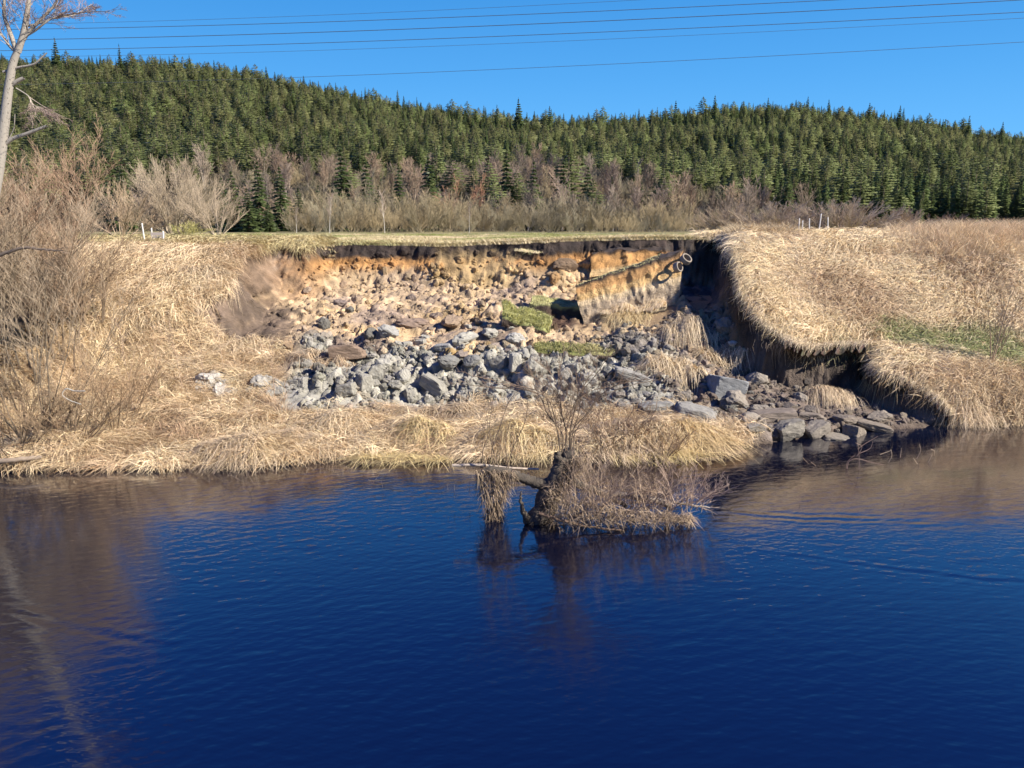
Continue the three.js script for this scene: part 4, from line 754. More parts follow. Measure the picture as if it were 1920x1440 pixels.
block(838, 684, 1.0, .55, .8, ROUND[0], [.21, .205, .19], 'smooth dark rounded boulder of clay on top of the ridge', { ry: .4, rz: -.2 });
block(886, 680, .75, .45, .6, ROUND[1], [.24, .235, .22], 'smooth dark clay lump right of the rounded boulder', { ry: 1, rz: .3 });
block(862, 684, .3, .3, .3, ROUND[0], CD, 'small dark ball of clay between two smooth boulders');
block(757, 712, .6, .55, .5, ROUND[1], CL, 'rounded pale grey lump behind the long tilted block', { ry: 2 });
block(722, 690, .75, .5, .6, ROCKS[2], CL, 'pale grey lump on the upper left of the rubble', { ry: .4 });
block(820, 700, .45, .7, .4, BOXY[4], CL, 'narrow upright pale block left of the boulder pair', { ry: .5, rz: .15 });
block(935, 690, .9, .8, .7, BOXY[1], CG, 'grey block with a dark cleft beside it on the ridge top', { ry: -.3, rz: .05 });
block(966, 690, .55, .95, .6, BOXY[2], CL, 'upright pale block right of the dark cleft', { ry: .2, rz: -.05 });
block(1000, 700, .8, .8, .7, ROCKS[5], CG, 'angular grey block on the right of the ridge top', { ry: 1.4 });
block(1076, 702, .7, .75, .6, BOXY[3], CG, 'grey block standing at the right end of the ridge', { ry: -.5, rz: .1 });
block(1105, 708, .8, .25, .6, BOXY[0], CL, 'flat pale flake lying right of the ridge end', { ry: .3, rz: -.05 });
block(1185, 712, 1.7, .5, 1.0, BOXY[4], [.33, .315, .285], 'smooth tilted grey plate in front of the dark stones', { name: 'clay_slab', ry: .2, rz: -.3 });
block(1300, 788, 1.7, .8, 1.0, BOXY[2], [.31, .295, .265], 'big smooth rounded grey slab behind the long straw tussock', { name: 'clay_slab', ry: -.25, rz: -.2 });
block(1228, 772, 1.5, .55, .9, BOXY[1], [.27, .26, .24], 'dark edged grey slab left of the smooth rounded slab', { name: 'clay_slab', ry: .2, rz: -.05 });
block(1378, 760, .8, .7, .7, ROCKS[3], CM, 'brown lump right below the biggest slab', { ry: .6 });
block(1420, 720, 1.1, .7, .8, ROUND[1], CM, 'rounded brown grey lump right of the biggest slab', { ry: .2 });
block(1365, 766, .5, .6, .5, ROCKS[1], CD, 'dark lump wedged below the biggest slab', { ry: 2 });
block(1452, 785, 2.0, .5, .9, BOXY[3], [.235, .19, .155], 'long flat brown slab above the grey square one', { name: 'clay_slab', ry: .06, rz: .02 });
block(1478, 815, 1.25, .75, .8, BOXY[1], [.26, .235, .195], 'square grey slab standing near the water right of the straw', { name: 'clay_slab', ry: .3, rz: .1 });
block(1522, 788, 1.3, .45, .8, BOXY[0], [.24, .195, .155], 'brown slab in the middle of the muddy row', { name: 'clay_slab', ry: -.2, rz: -.1 });
block(1530, 815, 1.1, .6, .7, BOXY[4], [.27, .235, .195], 'tilted brown grey slab right of the square one', { name: 'clay_slab', ry: .5, rz: .35 });
block(1566, 832, 1.2, .35, 1.0, BOXY[2], [.26, .225, .18], 'flat brown slab with dark hollow under its left edge at the water', { name: 'clay_slab', ry: -.3, rz: -.15, up: .45 });
block(1602, 822, 1.0, .7, .7, BOXY[3], [.235, .195, .155], 'upright wedge shaped brown slab by the water', { name: 'clay_slab', ry: .7, rz: -.4 });
block(1640, 806, 1.5, .35, .8, BOXY[4], [.235, .195, .155], 'outermost flat slab pointing into the water on the right', { name: 'clay_slab', ry: -.15, rz: -.2 });
block(1585, 792, 1.0, .4, .7, BOXY[1], [.23, .19, .155], 'brown slab behind the upright wedge', { name: 'clay_slab', ry: .4, rz: -.15 });
block(1650, 788, .9, .4, .6, ROCKS[4], [.25, .21, .17], 'brown lump on the mud right of the slab row', { ry: .4 });
block(1405, 790, .8, .35, .6, ROCKS[6], CM, 'brown block at the left start of the muddy slab row', { ry: 1 });
block(1412, 805, .9, .3, .7, BOXY[0], [.28, .25, .21], 'low grey brown block behind the trailing straw', { ry: .3 });
block(1356, 622, 1.2, 1.2, .9, ROCKS[7], [.26, .23, .20], 'rough dark block at the edge of the wall shadow', { ry: .6 });
block(1372, 650, .5, .3, .4, ROUND[0], [.52, .49, .44], 'small whitish stone in the dark below the right wall', { cat: 'stone', name: 'stone' });
block(872, 642, 1.4, .7, .9, ROCKS[0], CL, 'large pale grey heap block above the ridge', { ry: .5, rz: .15 });
block(918, 628, 1.0, .6, .8, ROCKS[2], CL, 'whitish lump left of the pale crusted block', { ry: 1.1 });
block(966, 642, .9, .65, .7, ROCKS[5], [.47, .45, .41], 'pale crusted block below the green sod', { ry: .2 });
block(935, 652, 1.2, .5, .8, ROCKS[8], CB, 'brown lump between two pale blocks above the ridge', { ry: .9 });
block(832, 656, 1.2, .5, .8, BOXY[4], [.36, .355, .335], 'wide grey block lying left of the pale heap', { ry: -.2, rz: .12 });
block(728, 628, 1.1, .7, .8, ROCKS[3], [.37, .36, .335], 'jagged grey lump high on the left of the heap', { ry: .6, rz: -.2 });
block(697, 634, .8, .7, .7, ROCKS[6], CD, 'dark jagged lump left of the jagged grey one', { ry: 1.3 });
block(720, 666, .6, .6, .5, ROUND[1], CT, 'rounded tan stone above the left of the ridge', { cat: 'boulder' });
block(763, 650, .7, .4, .5, BOXY[2], CL, 'flat grey piece right of the jagged grey lump', { ry: .3 });
block(775, 612, 1.7, .75, 1.1, ROCKS[8], [.285, .205, .155], 'broad brown soil mound in the middle of the scar', { name: 'soil_lump', cat: 'soil lump', ry: .3 });
block(850, 612, 1.7, .75, 1.1, ROCKS[4], [.33, .24, .165], 'tan soil lump with dark hollow on its left side', { name: 'soil_lump', cat: 'soil lump', ry: 1.3 });
block(608, 615, .6, .7, .6, ROCKS[1], CD, 'dark clod beside a deep hole on the left slope', { name: 'soil_lump', cat: 'soil lump' });
block(604, 606, .5, .45, .5, ROCKS[4], [.42, .36, .29], 'pale clod on top of the dark hole on the left slope', { name: 'soil_lump', cat: 'soil lump' });
block(650, 668, 2.4, 1.0, .9, BOXY[0], [.27, .19, .135], 'brown streaked soil slump left of the grey rubble', { name: 'soil_lump', cat: 'soil lump', ry: .1 });
block(640, 572, .9, .5, .7, ROCKS[2], [.26, .20, .17], 'grey brown lump on the left talus', { name: 'soil_lump', cat: 'soil lump', ry: .3 });
block(655, 585, .6, .45, .5, ROCKS[7], CD, 'dark cracked lump on the left talus', { name: 'soil_lump', cat: 'soil lump', ry: 1.9 });
block(722, 512, .35, .7, .3, BOXY[3], [.42, .30, .17], 'upright ochre pillar left standing in the back wall', { name: 'soil_lump', cat: 'soil lump', rz: .08 });
block(1060, 505, 1.5, .9, .8, ROCKS[6], [.20, .135, .085], 'dark crumbling lump in the back wall above the tilted block', { name: 'soil_lump', cat: 'soil lump', ry: .4 });
block(1040, 528, .9, .7, .6, ROCKS[0], [.36, .22, .10], 'ochre lump under the dark crumbling one', { name: 'soil_lump', cat: 'soil lump', ry: 1 });
block(1070, 582, 1.6, .5, .9, ROCKS[5], [.13, .135, .14], 'dark bluish clay piece beside the tilted block', { ry: .4, rz: -.2 });
block(1125, 572, .8, .8, .6, ROCKS[3], [.43, .28, .13], 'ochre chunk fallen against the left of the tilted block', { name: 'soil_lump', cat: 'soil lump', ry: .4 });
block(1110, 590, .7, .7, .5, ROCKS[1], [.40, .27, .14], 'small ochre chunk in front of the tilted block', { name: 'soil_lump', cat: 'soil lump', ry: .9 });
block(1255, 560, .9, .6, .6, ROCKS[8], [.30, .22, .15], 'brown lump at the right foot of the tilted block', { name: 'soil_lump', cat: 'soil lump', ry: 2.2 });



{ // the many nameless blocks of the rubble
  const r = rngOf(3131), shades = [CG, CL, CG, CD, [.46, .43, .36], [.30, .28, .23], [.38, .335, .26]];
  const fill = (n, u0, u1, vf, size, cs, geos, name, cat, label, group) => { for (let k = 0; k < n; k++) { const u = lerp(u0, u1, r()), [va, vb] = vf(u), v = lerp(va, vb, r()), s = size * (.35 + 1.1 * r() ** 2.5); block(u, v, s * (.8 + .7 * r()), s * (.6 + .6 * r()), s * (.8 + .5 * r()), geos[Math.floor(r() * geos.length)], cs[Math.floor(r() * cs.length)], label, { ry: r() * 6.28, rz: (r() - .5) * .8, rx: (r() - .5) * .8, name, cat, group, up: (name === 'soil_lump' ? -.22 : -.1) + .2 * r() }); } };
  const all = [...ROCKS.slice(0, 5), ...BOXY, ...BOXY];
  fill(120, 625, 1190, (u) => [table([[625, 715], [700, 690], [850, 672], [1000, 672], [1190, 705]], u), 757 + 30 * noise(u * .03, 3)], .31, shades, all, 'clay_block', 'clay block', 'grey clay block in the rubble ridge at the foot of the slide', 'grey clay blocks of the rubble ridge');
  fill(60, 1110, 1260, (u) => [605, 690], .34, [CD, [.15, .145, .14], CM, [.40, .345, .28]], all, 'dark_stone', 'clod', 'dark angular clod in the pile between the straw tongue and the combed mat', 'dark clods in the pile right of centre');
  fill(48, 1150, 1440, (u) => [735, 790], .42, [[.29, .275, .24], CG, CM], all, 'clay_lump', 'clay lump', 'brownish grey clay lump between the ridge end and the muddy slabs', 'brownish grey lumps right of the ridge');
  fill(22, 560, 1010, (u) => [520, 610], .42, [[.42, .31, .22], [.34, .255, .195], [.52, .36, .19], [.27, .205, .165]], ROCKS, 'soil_lump', 'soil lump', 'lump of tan or brown soil half sunk in the talus under the back wall', 'soil lumps of the talus');
  fill(45, 690, 1000, (u) => [612, 668], .42, [CL, CG, CB, CT], all, 'soil_clod', 'clod', 'grey or brown clod scattered between the ridge and the talus', 'clods above the rubble ridge');
  fill(34, 375, 450, (u) => [700 + Math.abs(u - 412) * .4, 736], .5, [[.56, .52, .46], [.50, .465, .41]], all, 'clay_lump', 'clay lump', 'whitish clay lump sticking out of the straw at far left', 'whitish clay lumps at far left');
  fill(26, 455, 565, (u) => [714, 740], .44, [[.42, .395, .35], [.36, .34, .30]], all, 'clay_lump', 'clay lump', 'light grey clay lump in the straw between the whitish lumps and the rubble', 'light grey clay lumps left of the rubble');
  fill(26, 1330, 1520, (u) => [715, 800], .42, [CM, [.20, .165, .135]], all, 'mud_block', 'clod', 'muddy brown clod around the slabs right of the rubble', 'muddy clods among the slabs');
  // crumbs too small to pick apart
  const lists = CLODS.map(() => []);
  const crumb = (n, pick) => { for (let k = 0; k < n; k++) { const t = pick(); if (t) lists[Math.floor(r() * CLODS.length)].push(t); } };
  crumb(2200, () => { const x = -11 + r() * 21, d = 34 + r() * 9, s = sample(GSD, x, d); if (s < .5 || fbm(x * .6, d * .6, 33, 3) < -.12 + .25 * r()) return; const y = ground(x, d), n = fbm(x * .5, d * .5, 12, 3); return { x, d, y, s: .03 + .05 * r() + .16 * r() ** 6, c: jitter(r, groundColor(x, d, y, s, sample(GN, x, d), sample(GF, x, d)), .22) }; });
  crumb(6500, () => { const x = -9.5 + r() * 18, d = 29.6 + r() * 6.2, s = sample(GSD, x, d); if (s < .5) return; const n = noise(x * .8, d * .8, 9); if (noise(x * .6, d * .6, 55) < -.2 + .3 * r()) return; if (x > 7 && r() < .6) return; return { x, d, y: ground(x, d), s: .035 + .05 * r() + .16 * r() ** 5, c: jitter(r, mixc(groundColor(x, d, ground(x, d), s, sample(GN, x, d), sample(GF, x, d)), n > .15 ? CL : CD, .4 * r()), .2) }; });
  crumb(2600, () => { const x = -12 + r() * 22, d = 39 + r() * 5, s = sample(GSD, x, d); if (s < .16 || s > 1.6) return; const y = ground(x, d), dep = sample(GN, x, d) - y, left = smooth(-9.8, -11.4, x); if (fbm(x * .8, y * 1.2, 5, 2) < -.05 || r() < left * .8) return; return { x, d, y, s: .04 + .06 * r() + .16 * r() ** 6, c: jitter(r, groundColor(x, d, y, s, sample(GN, x, d), sample(GF, x, d)), .22) }; });
  crumb(2600, () => { const x = 6 + r() * 11, d = 28 + r() * 9, s = sample(GSD, x, d), y = ground(x, d); if (s < .3 || y < .1) return; return { x, d, y, s: .04 + .14 * r() ** 3, c: jitter(r, mixc(MUD, [.30, .25, .20], r()), .25) }; });
  const holder = thing('soil_crumbs', 'countless small clods of soil and clay strewn over the slide', 'soil crumbs', V(0, 0, 0)); holder.userData.kind = 'stuff';
  const m4 = new THREE.Matrix4(), q = new THREE.Quaternion(), col = new THREE.Color(), ax = new THREE.Vector3();
  lists.forEach((L, k) => { const im = new THREE.InstancedMesh(CLODS[k], rockMat([1, 1, 1]), L.length); im.name = 'crumbs'; im.userData.kind = 'stuff'; L.forEach((t, i) => { q.setFromAxisAngle(ax.set(r() - .5, r() - .5, r() - .5).normalize(), r() * 6.28); m4.compose(V(t.x, t.y + t.s * .1, -t.d), q, V(t.s * (.7 + .7 * r()), t.s * (.6 + .5 * r()), t.s * (.7 + .7 * r()))); im.setMatrixAt(i, m4); im.setColorAt(i, col.setRGB(...t.c)); }); holder.add(im); });
}
// ---------------------------------------------------------------- sods and the tilted block of layered soil
function layered(name, label, corners, deep, layers, seed, o = {}) { // corners: front bottom left, bottom right, top right, top left; deep: vector to the back
  const [bl, br, tr, tl] = corners, nx = o.nx ?? 56, ny = o.ny ?? 28, nz = 8, mb = new MB(), H0 = tl.distanceTo(bl);
  const P = (a, b, c) => { const p = bl.clone().lerp(br, a).lerp(tl.clone().lerp(tr, a), b).addScaledVector(deep, c); const k = .16 * (o.rough ?? 1) * (c === 0 ? .35 + .65 * smooth(0, .3, b) : 1); p.x += k * fbm(p.x * 1.3, p.y * 1.3, p.z * 1.3 + seed, 4); p.y += k * 1.6 * fbm(p.x * 1.1 + 9, p.y * .4, p.z * 1.1 + seed, 3) * b; p.z += .7 * k * fbm(p.x * .8, p.y * .9, seed, 4) + (c === 0 ? .55 * k * broken(p.x * 1.3 + p.y * .3, p.y * .7, seed)[0] + .3 * k * broken(p.x * 3.4 + p.y, p.y * 2.2, seed + 5)[0] + .2 * k * broken(p.x * 7, p.y * 5, seed + 8)[0] : 0); return p; };
  const colr = (a, b, p) => { const t = (1 - b) * (o.thick ?? H0) + .12 * fbm(p.x * 1.5, p.y * 1.5, p.z, 3); let k = 0; while (k < layers.length - 1 && t > layers[k + 1][0]) k++; const A = layers[k], B = layers[Math.min(layers.length - 1, k + 1)], c = mixc(A[1], B[1], smooth(Math.max(A[0], B[0] - .18), B[0] + 1e-4, t)), l = (1 + .8 * fbm(p.x * 3.5, p.y * 1.6, p.z * 2.5, 4)) * (.8 + .4 * broken(p.x * 3.4 + p.y, p.y * 2.2, seed + 5)[1]); return c.map((q) => q * l); };
  const grid = (f, na, nb) => { const ids = []; for (let j = 0; j <= nb; j++) for (let i = 0; i <= na; i++) { const [a, b, c] = f(i / na, j / nb), p = P(a, b, c); ids.push(mb.vert(p.x, p.y, p.z, colr(a, b, p))); } for (let j = 0; j < nb; j++) for (let i = 0; i < na; i++) { const k = j * (na + 1) + i; mb.tri(ids[k], ids[k + 1], ids[k + na + 2]); mb.tri(ids[k], ids[k + na + 2], ids[k + na + 1]); } };
  grid((s, t) => [s, t, 0], nx, ny); grid((s, t) => [s, 1, t], nx, nz); grid((s, t) => [0, t, 1 - s], nz, ny); grid((s, t) => [1, t, s], nz, ny); grid((s, t) => [1 - s, t, 1], 12, 6);
  const g = mb.build(true), uv = []; for (let i = 0; i < mb.p.length; i += 3) uv.push(mb.p[i] / 3 + mb.p[i + 2] / 4, mb.p[i + 1] / 3 + mb.p[i + 2] / 5); g.setAttribute('uv', new THREE.Float32BufferAttribute(uv, 2));
  const t = thing(name, label, o.cat ?? 'soil block', V(0, 0, 0)); part(g, earthMat, 'soil', t);
  if (o.grass) {
    const r = rngOf(seed), gm = new MB();
    for (let k = 0; k < (o.blades ?? 700); k++) { const a = (o.from ?? 0) + r() * ((o.to ?? 1) - (o.from ?? 0)), c = r() * 1.04 - .04, p = P(a, 1, c), th = o.flow !== undefined ? o.flow + (r() - .5) * 1.4 : r() * 6.28, L = (o.len ?? .2) * (.5 + .8 * r()), st = o.flat ? .25 : .8; gm.blade([p, p.clone().add(V(Math.cos(th) * L * .4, L * st, Math.sin(th) * L * .4)), p.clone().add(V(Math.cos(th) * L, L * (o.flat ? -.05 : st), Math.sin(th) * L))], .03, jitter(r, mixc(o.grass[0], o.grass[1], r()), .25), V(-Math.sin(th), 0, Math.cos(th))); }
    part(gm.build(), strawMat, 'turf', t, 'stuff');
  }
  return t;
}
{
  const L1 = [[0, [.055, .038, .03]], [.22, [.48, .27, .11]], [.6, [.58, .38, .17]], [.95, [.60, .46, .29]], [1.2, [.43, .335, .235]], [1.7, [.40, .30, .20]], [2.3, [.48, .34, .20]]];
  layered('soil_block', 'big tilted block of layered ochre soil leaning before the right of the back wall', [at(1098, 622, 37.4), at(1272, 606, 37.8), at(1276, 470, 38.4), at(1078, 538, 37.6)], V(.35, .12, -1.2), L1, 61, { grass: [[.5, .46, .2], PALEGRASS], blades: 700, to: .8, rough: 1.25, thick: 2.5, ny: 40, nx: 80, len: .13, flat: 1 });
  layered('soil_block', 'ochre wall piece standing behind the tilted block under the dark rim', [at(1105, 520, 42.2), at(1230, 500, 42.4), at(1240, 468, 42.8), at(1110, 474, 42.6)], V(.2, .2, -1.2), [[0, [.055, .038, .03]], [.2, [.52, .28, .10]], [1, [.6, .41, .2]]], 62, { nx: 30, ny: 14, rough: 1.6 });
  const sod = (name, label, u, v, w, deep, thick, tl, tr, seed, o) => { const [x, d] = G(u, v), y = ground(x, d); layered(name, label, [V(x - w / 2, y - thick * .6 + tl, -d), V(x + w / 2, y - thick * .6 + tr, -d), V(x + w / 2, y + thick * .5 + tr, -d - .1), V(x - w / 2, y + thick * .5 + tl, -d - .1)], V(.1, o.back ?? .25, -deep), [[0, o.grass[0].map((q) => q * .8)], [.09, o.grass[0].map((q) => q * .7)], [.13, [.06, .04, .03]], [.4, o.soil ?? [.075, .045, .03]], [1, [.12, .07, .045]]], seed, { nx: 22, ny: 7, cat: 'sod', ...o }); };
  sod('grass_sod', 'bright green sod lying tilted in the middle of the scar', 985, 620, 2.2, 1.2, .4, .42, -.34, 71, { grass: [[.43, .44, .16], [.60, .56, .26]], blades: 3600, len: .2, back: .62, rough: 2.4 });
  sod('grass_sod', 'dark edged sod with thin green top behind the bright green one', 1052, 594, 3.0, .9, .75, .3, -.15, 72, { grass: [[.48, .46, .19], PALEGRASS], blades: 1300, len: .15, back: .3, rough: 1.6, flat: 1 });
  sod('grass_sod', 'sod topped with long straw and a black earth edge in front of the tilted block', 1190, 598, 3.0, 1.0, .6, -.1, .35, 73, { grass: [STRAW, TANSTRAW], blades: 2000, len: .5, flat: 1, flow: 2.4, back: .2, rough: 2 });
  sod('grass_sod', 'small sod hung halfway down the back wall left of centre right', 990, 484, 1.4, .6, .4, 0, 0, 74, { grass: [PALEGRASS, STRAW], blades: 700, len: .3, flat: 1, flow: 1.6 });
  sod('grass_sod', 'flat olive grass patch on the clay above the ridge end', 1055, 665, 2.6, .8, .2, .05, -.05, 75, { grass: [[.30, .31, .10], [.42, .38, .16]], blades: 1500, len: .14 });
  sod('grass_sod', 'smaller yellowish grass patch right of the flat olive one', 1120, 668, 1.7, .7, .2, 0, 0, 76, { grass: [[.42, .38, .16], PALEGRASS], blades: 900, len: .16 });
  // overhanging turf edge over the right wall: thin shelves of root bound earth along the rim
  const lip = (label, list, out, seed) => {
    const mb = new MB(), r = rngOf(seed), pts = list.map(([u, v]) => { const [x, d] = R(u, v); return V(x, natural(x, d), -d); }), curve = new THREE.CatmullRomCurve3(pts), N = list.length * 22, ids = [];
    for (let i = 0; i <= N; i++) { const p = curve.getPoint(i / N), t = curve.getTangent(i / N), nx = -Math.abs(t.z) - .2 * Math.abs(t.x), nz = .6, o = out * (.7 + .9 * noise(i * .16, seed)) , q = V(nx, 0, nz).normalize(); for (let k = 0; k < 7; k++) { const [a, b] = [[-.8, .0], [0, -.02], [.7, -.10], [1, -.28], [.75, -.42], [.1, -.5], [-.8, -.55]][k], w = .07 * noise(i * .3, k * 3, seed); ids.push(mb.vert(p.x + q.x * (a * o + w), p.y + b + w, p.z + q.z * (a * o + w), [.07, .048, .034].map((c) => c * (.7 + .6 * r())))); } }
    for (let i = 0; i < N; i++) for (let k = 0; k < 6; k++) { const a = i * 7 + k; mb.tri(ids[a], ids[a + 1], ids[a + 8]); mb.tri(ids[a], ids[a + 8], ids[a + 7]); }
    const t = thing('turf_overhang', label, 'turf edge', V(0, 0, 0)); part(mb.build(true), twigMat, 'soil', t);
    const rt = new MB();
    for (let k = 0; k < 90; k++) { const p = curve.getPoint(r()), L = .3 + 1.1 * r() * r(), x0 = p.x - out * (.2 + .7 * r()), z0 = p.z + .5 * out * r(); rt.tube([V(x0, p.y - .1, z0), V(x0 - .1 * r(), p.y - .1 - L * .5, z0 + .1 * (r() - .5)), V(x0 + .2 * (r() - .5), p.y - .1 - L, z0 + .12 * (r() - .3))], .012, .004, 3, jitter(r, [.36, .27, .17], .3)); }
    part(rt.build(), twigMat, 'roots', t, 'stuff');
    const gr = new MB();
    for (let k = 0; k < 1500; k++) { const tt = r(), p = curve.getPoint(tt), t2 = curve.getTangent(tt), q2 = V(-Math.abs(t2.z) - .2 * Math.abs(t2.x), 0, .6).normalize(), s = out * (r() * 1.75 - .75), x0 = p.x + q2.x * s, z0 = p.z + q2.z * s, L = .12 + .42 * r() * r() + .12 * r(), th = Math.PI * .72 + (r() - .5) * 3.2, c = jitter(r, mixc(STRAW, [.24, .165, .105], r()), .4), y0 = p.y + .02 + .1 * r(); gr.blade([V(x0 + .2, y0, z0 - .1), V(x0 + Math.cos(th) * L * .35 + .1, y0 + .05, z0 + Math.sin(th) * L * .3), V(x0 + Math.cos(th) * L * .7, y0 - L * .25, z0 + Math.sin(th) * L * .55), V(x0 + Math.cos(th) * L * .95, y0 - L * (.3 + .5 * r()), z0 + Math.sin(th) * L * .75)], .016, c, V(-Math.sin(th), .2, Math.cos(th))); }
    part(gr.build(), strawMat, 'grass_edge', t, 'stuff');
  };
  lip('shaggy straw covered turf edge along the upper right wall of the scar', [[1376, 470], [1384, 500], [1392, 552], [1432, 606], [1470, 632]], .28, 81);
  lip('straw roof overhanging the black hollow in the right wall', [[1470, 632], [1500, 640], [1530, 647], [1580, 643], [1634, 640]], 1.5, 82);
  lip('lowest turf edge drooping between the black hollow and the water', [[1640, 680], [1660, 698], [1705, 714], [1758, 748], [1780, 775]], .4, 83);
  // concrete rings
  const ring = (u, v, d, rad, tilt, label, buried) => { const prof = [[rad * .72, -.11], [rad * .72, .11], [rad * .76, .13], [rad * .96, .13], [rad, .10], [rad, -.10], [rad * .96, -.13], [rad * .76, -.13], [rad * .72, -.11]].map(([a, b]) => new THREE.Vector2(a, b)), g = thing('concrete_ring', label, 'ring', at(u, v, d)); const m = part(new THREE.LatheGeometry(prof, 36), std([.24, .2, .16], { bumpMap: rockBump, bumpScale: .02 }), 'ring_body', g); m.rotation.set(...tilt); };
  ring(1286, 486, 38.0, .28, [.75, 0, -.45], 'pale worn ring lying tilted at the upper right end of the tilted soil block');
  ring(1271, 501, 37.8, .26, [1.15, 0, -.75], 'second pale ring half sunk in soil under the first ring');
}
// ---------------------------------------------------------------- posts, cables
{
  const white = std([.62, .60, .56], { roughness: .7 });
  const post = (u, v0, v1, d, lean, label, group, w = .075) => { const a = at(u, v1, d), h = at(u, v0, d).y - a.y, g = thing('marker_post', label, 'post', a, group); const m = part(new THREE.CylinderGeometry(w * .5, w * .5, h + .5, 10), white, 'shaft', g); m.position.y = h / 2 - .25; const c = part(new THREE.CylinderGeometry(w * .34, w * .52, .05, 10), std([.7, .69, .66]), 'cap', g); c.position.y = h + .02; g.rotation.z = lean; return g; };
  post(272, 420, 458, 41, .06, 'leftmost of the three white posts at the top of the left bank', null);
  post(286, 429, 452, 42.5, 0, 'short white post in the middle of the three on the left bank', null);
  post(307, 435, 458, 41, -.03, 'white post at the right side of the pale panel on the left bank', null);
  const pn = thing('pale_panel', 'weathered pale panel fixed between two white posts on the left bank', 'panel', at(297, 449, 41.2)); const wood = std([.55, .47, .42], { map: rockGrain });
  for (let k = 0; k < 3; k++) { const b = part(new THREE.BoxGeometry(.72, .15, .05), wood, 'board', pn); b.position.y = -.05 + .17 * k; b.rotation.z = .01 * (k - 1); }
  for (const [u, v0, v1, l, t] of [[1497, 411, 430, .0, 'leftmost white post of the row of five on the right crest'], [1504, 415, 430, .03, 'shortest white post, second of the row on the right crest'], [1517, 411, 430, .05, 'third white post in the middle of the row on the right crest'], [1535, 402, 430, -.06, 'tallest white post, fourth of the row on the right crest'], [1552, 409, 431, .07, 'rightmost white post of the row on the right crest']]) post(u, v0, v1 + 6, 43, l, t, null, .062);
  const steel = std([.07, .085, .11], { roughness: .6 });
  const cable = (pts, rad, label) => { const q = pts.map(([u, v], i) => at(u, v, lerp(74, 58, (u + 300) / 2500))), A = q[0], B = q[2], M = q[1], C = new THREE.QuadraticBezierCurve3(A, M.clone().multiplyScalar(2).sub(A.clone().add(B).multiplyScalar(.5)), B), mb = new MB(); mb.tube(C.getPoints(60), rad, rad, 6); put(new THREE.Mesh(mb.build(true), steel), 'power_line', label, 'cable', null); };
  cable([[-300, 47], [640, 27], [2200, -62]], .012, 'thin topmost cable, leaving the picture at its top middle');
  cable([[-300, 56], [640, 40], [2200, -34]], .022, 'second cable from the top across the sky');
  cable([[-300, 76], [640, 59], [2200, -16]], .025, 'third cable from the top, crossing the birch fork');
  cable([[-300, 97], [640, 79], [2200, 8]], .022, 'fourth cable from the top, just above the left ridge spruces');
  cable([[-300, 106], [640, 93], [2200, 18]], .012, 'thin fifth cable close below the fourth');
  cable([[-300, 160], [640, 142], [2200, 62]], .016, 'lowest single cable, passing before the left hilltop');
}

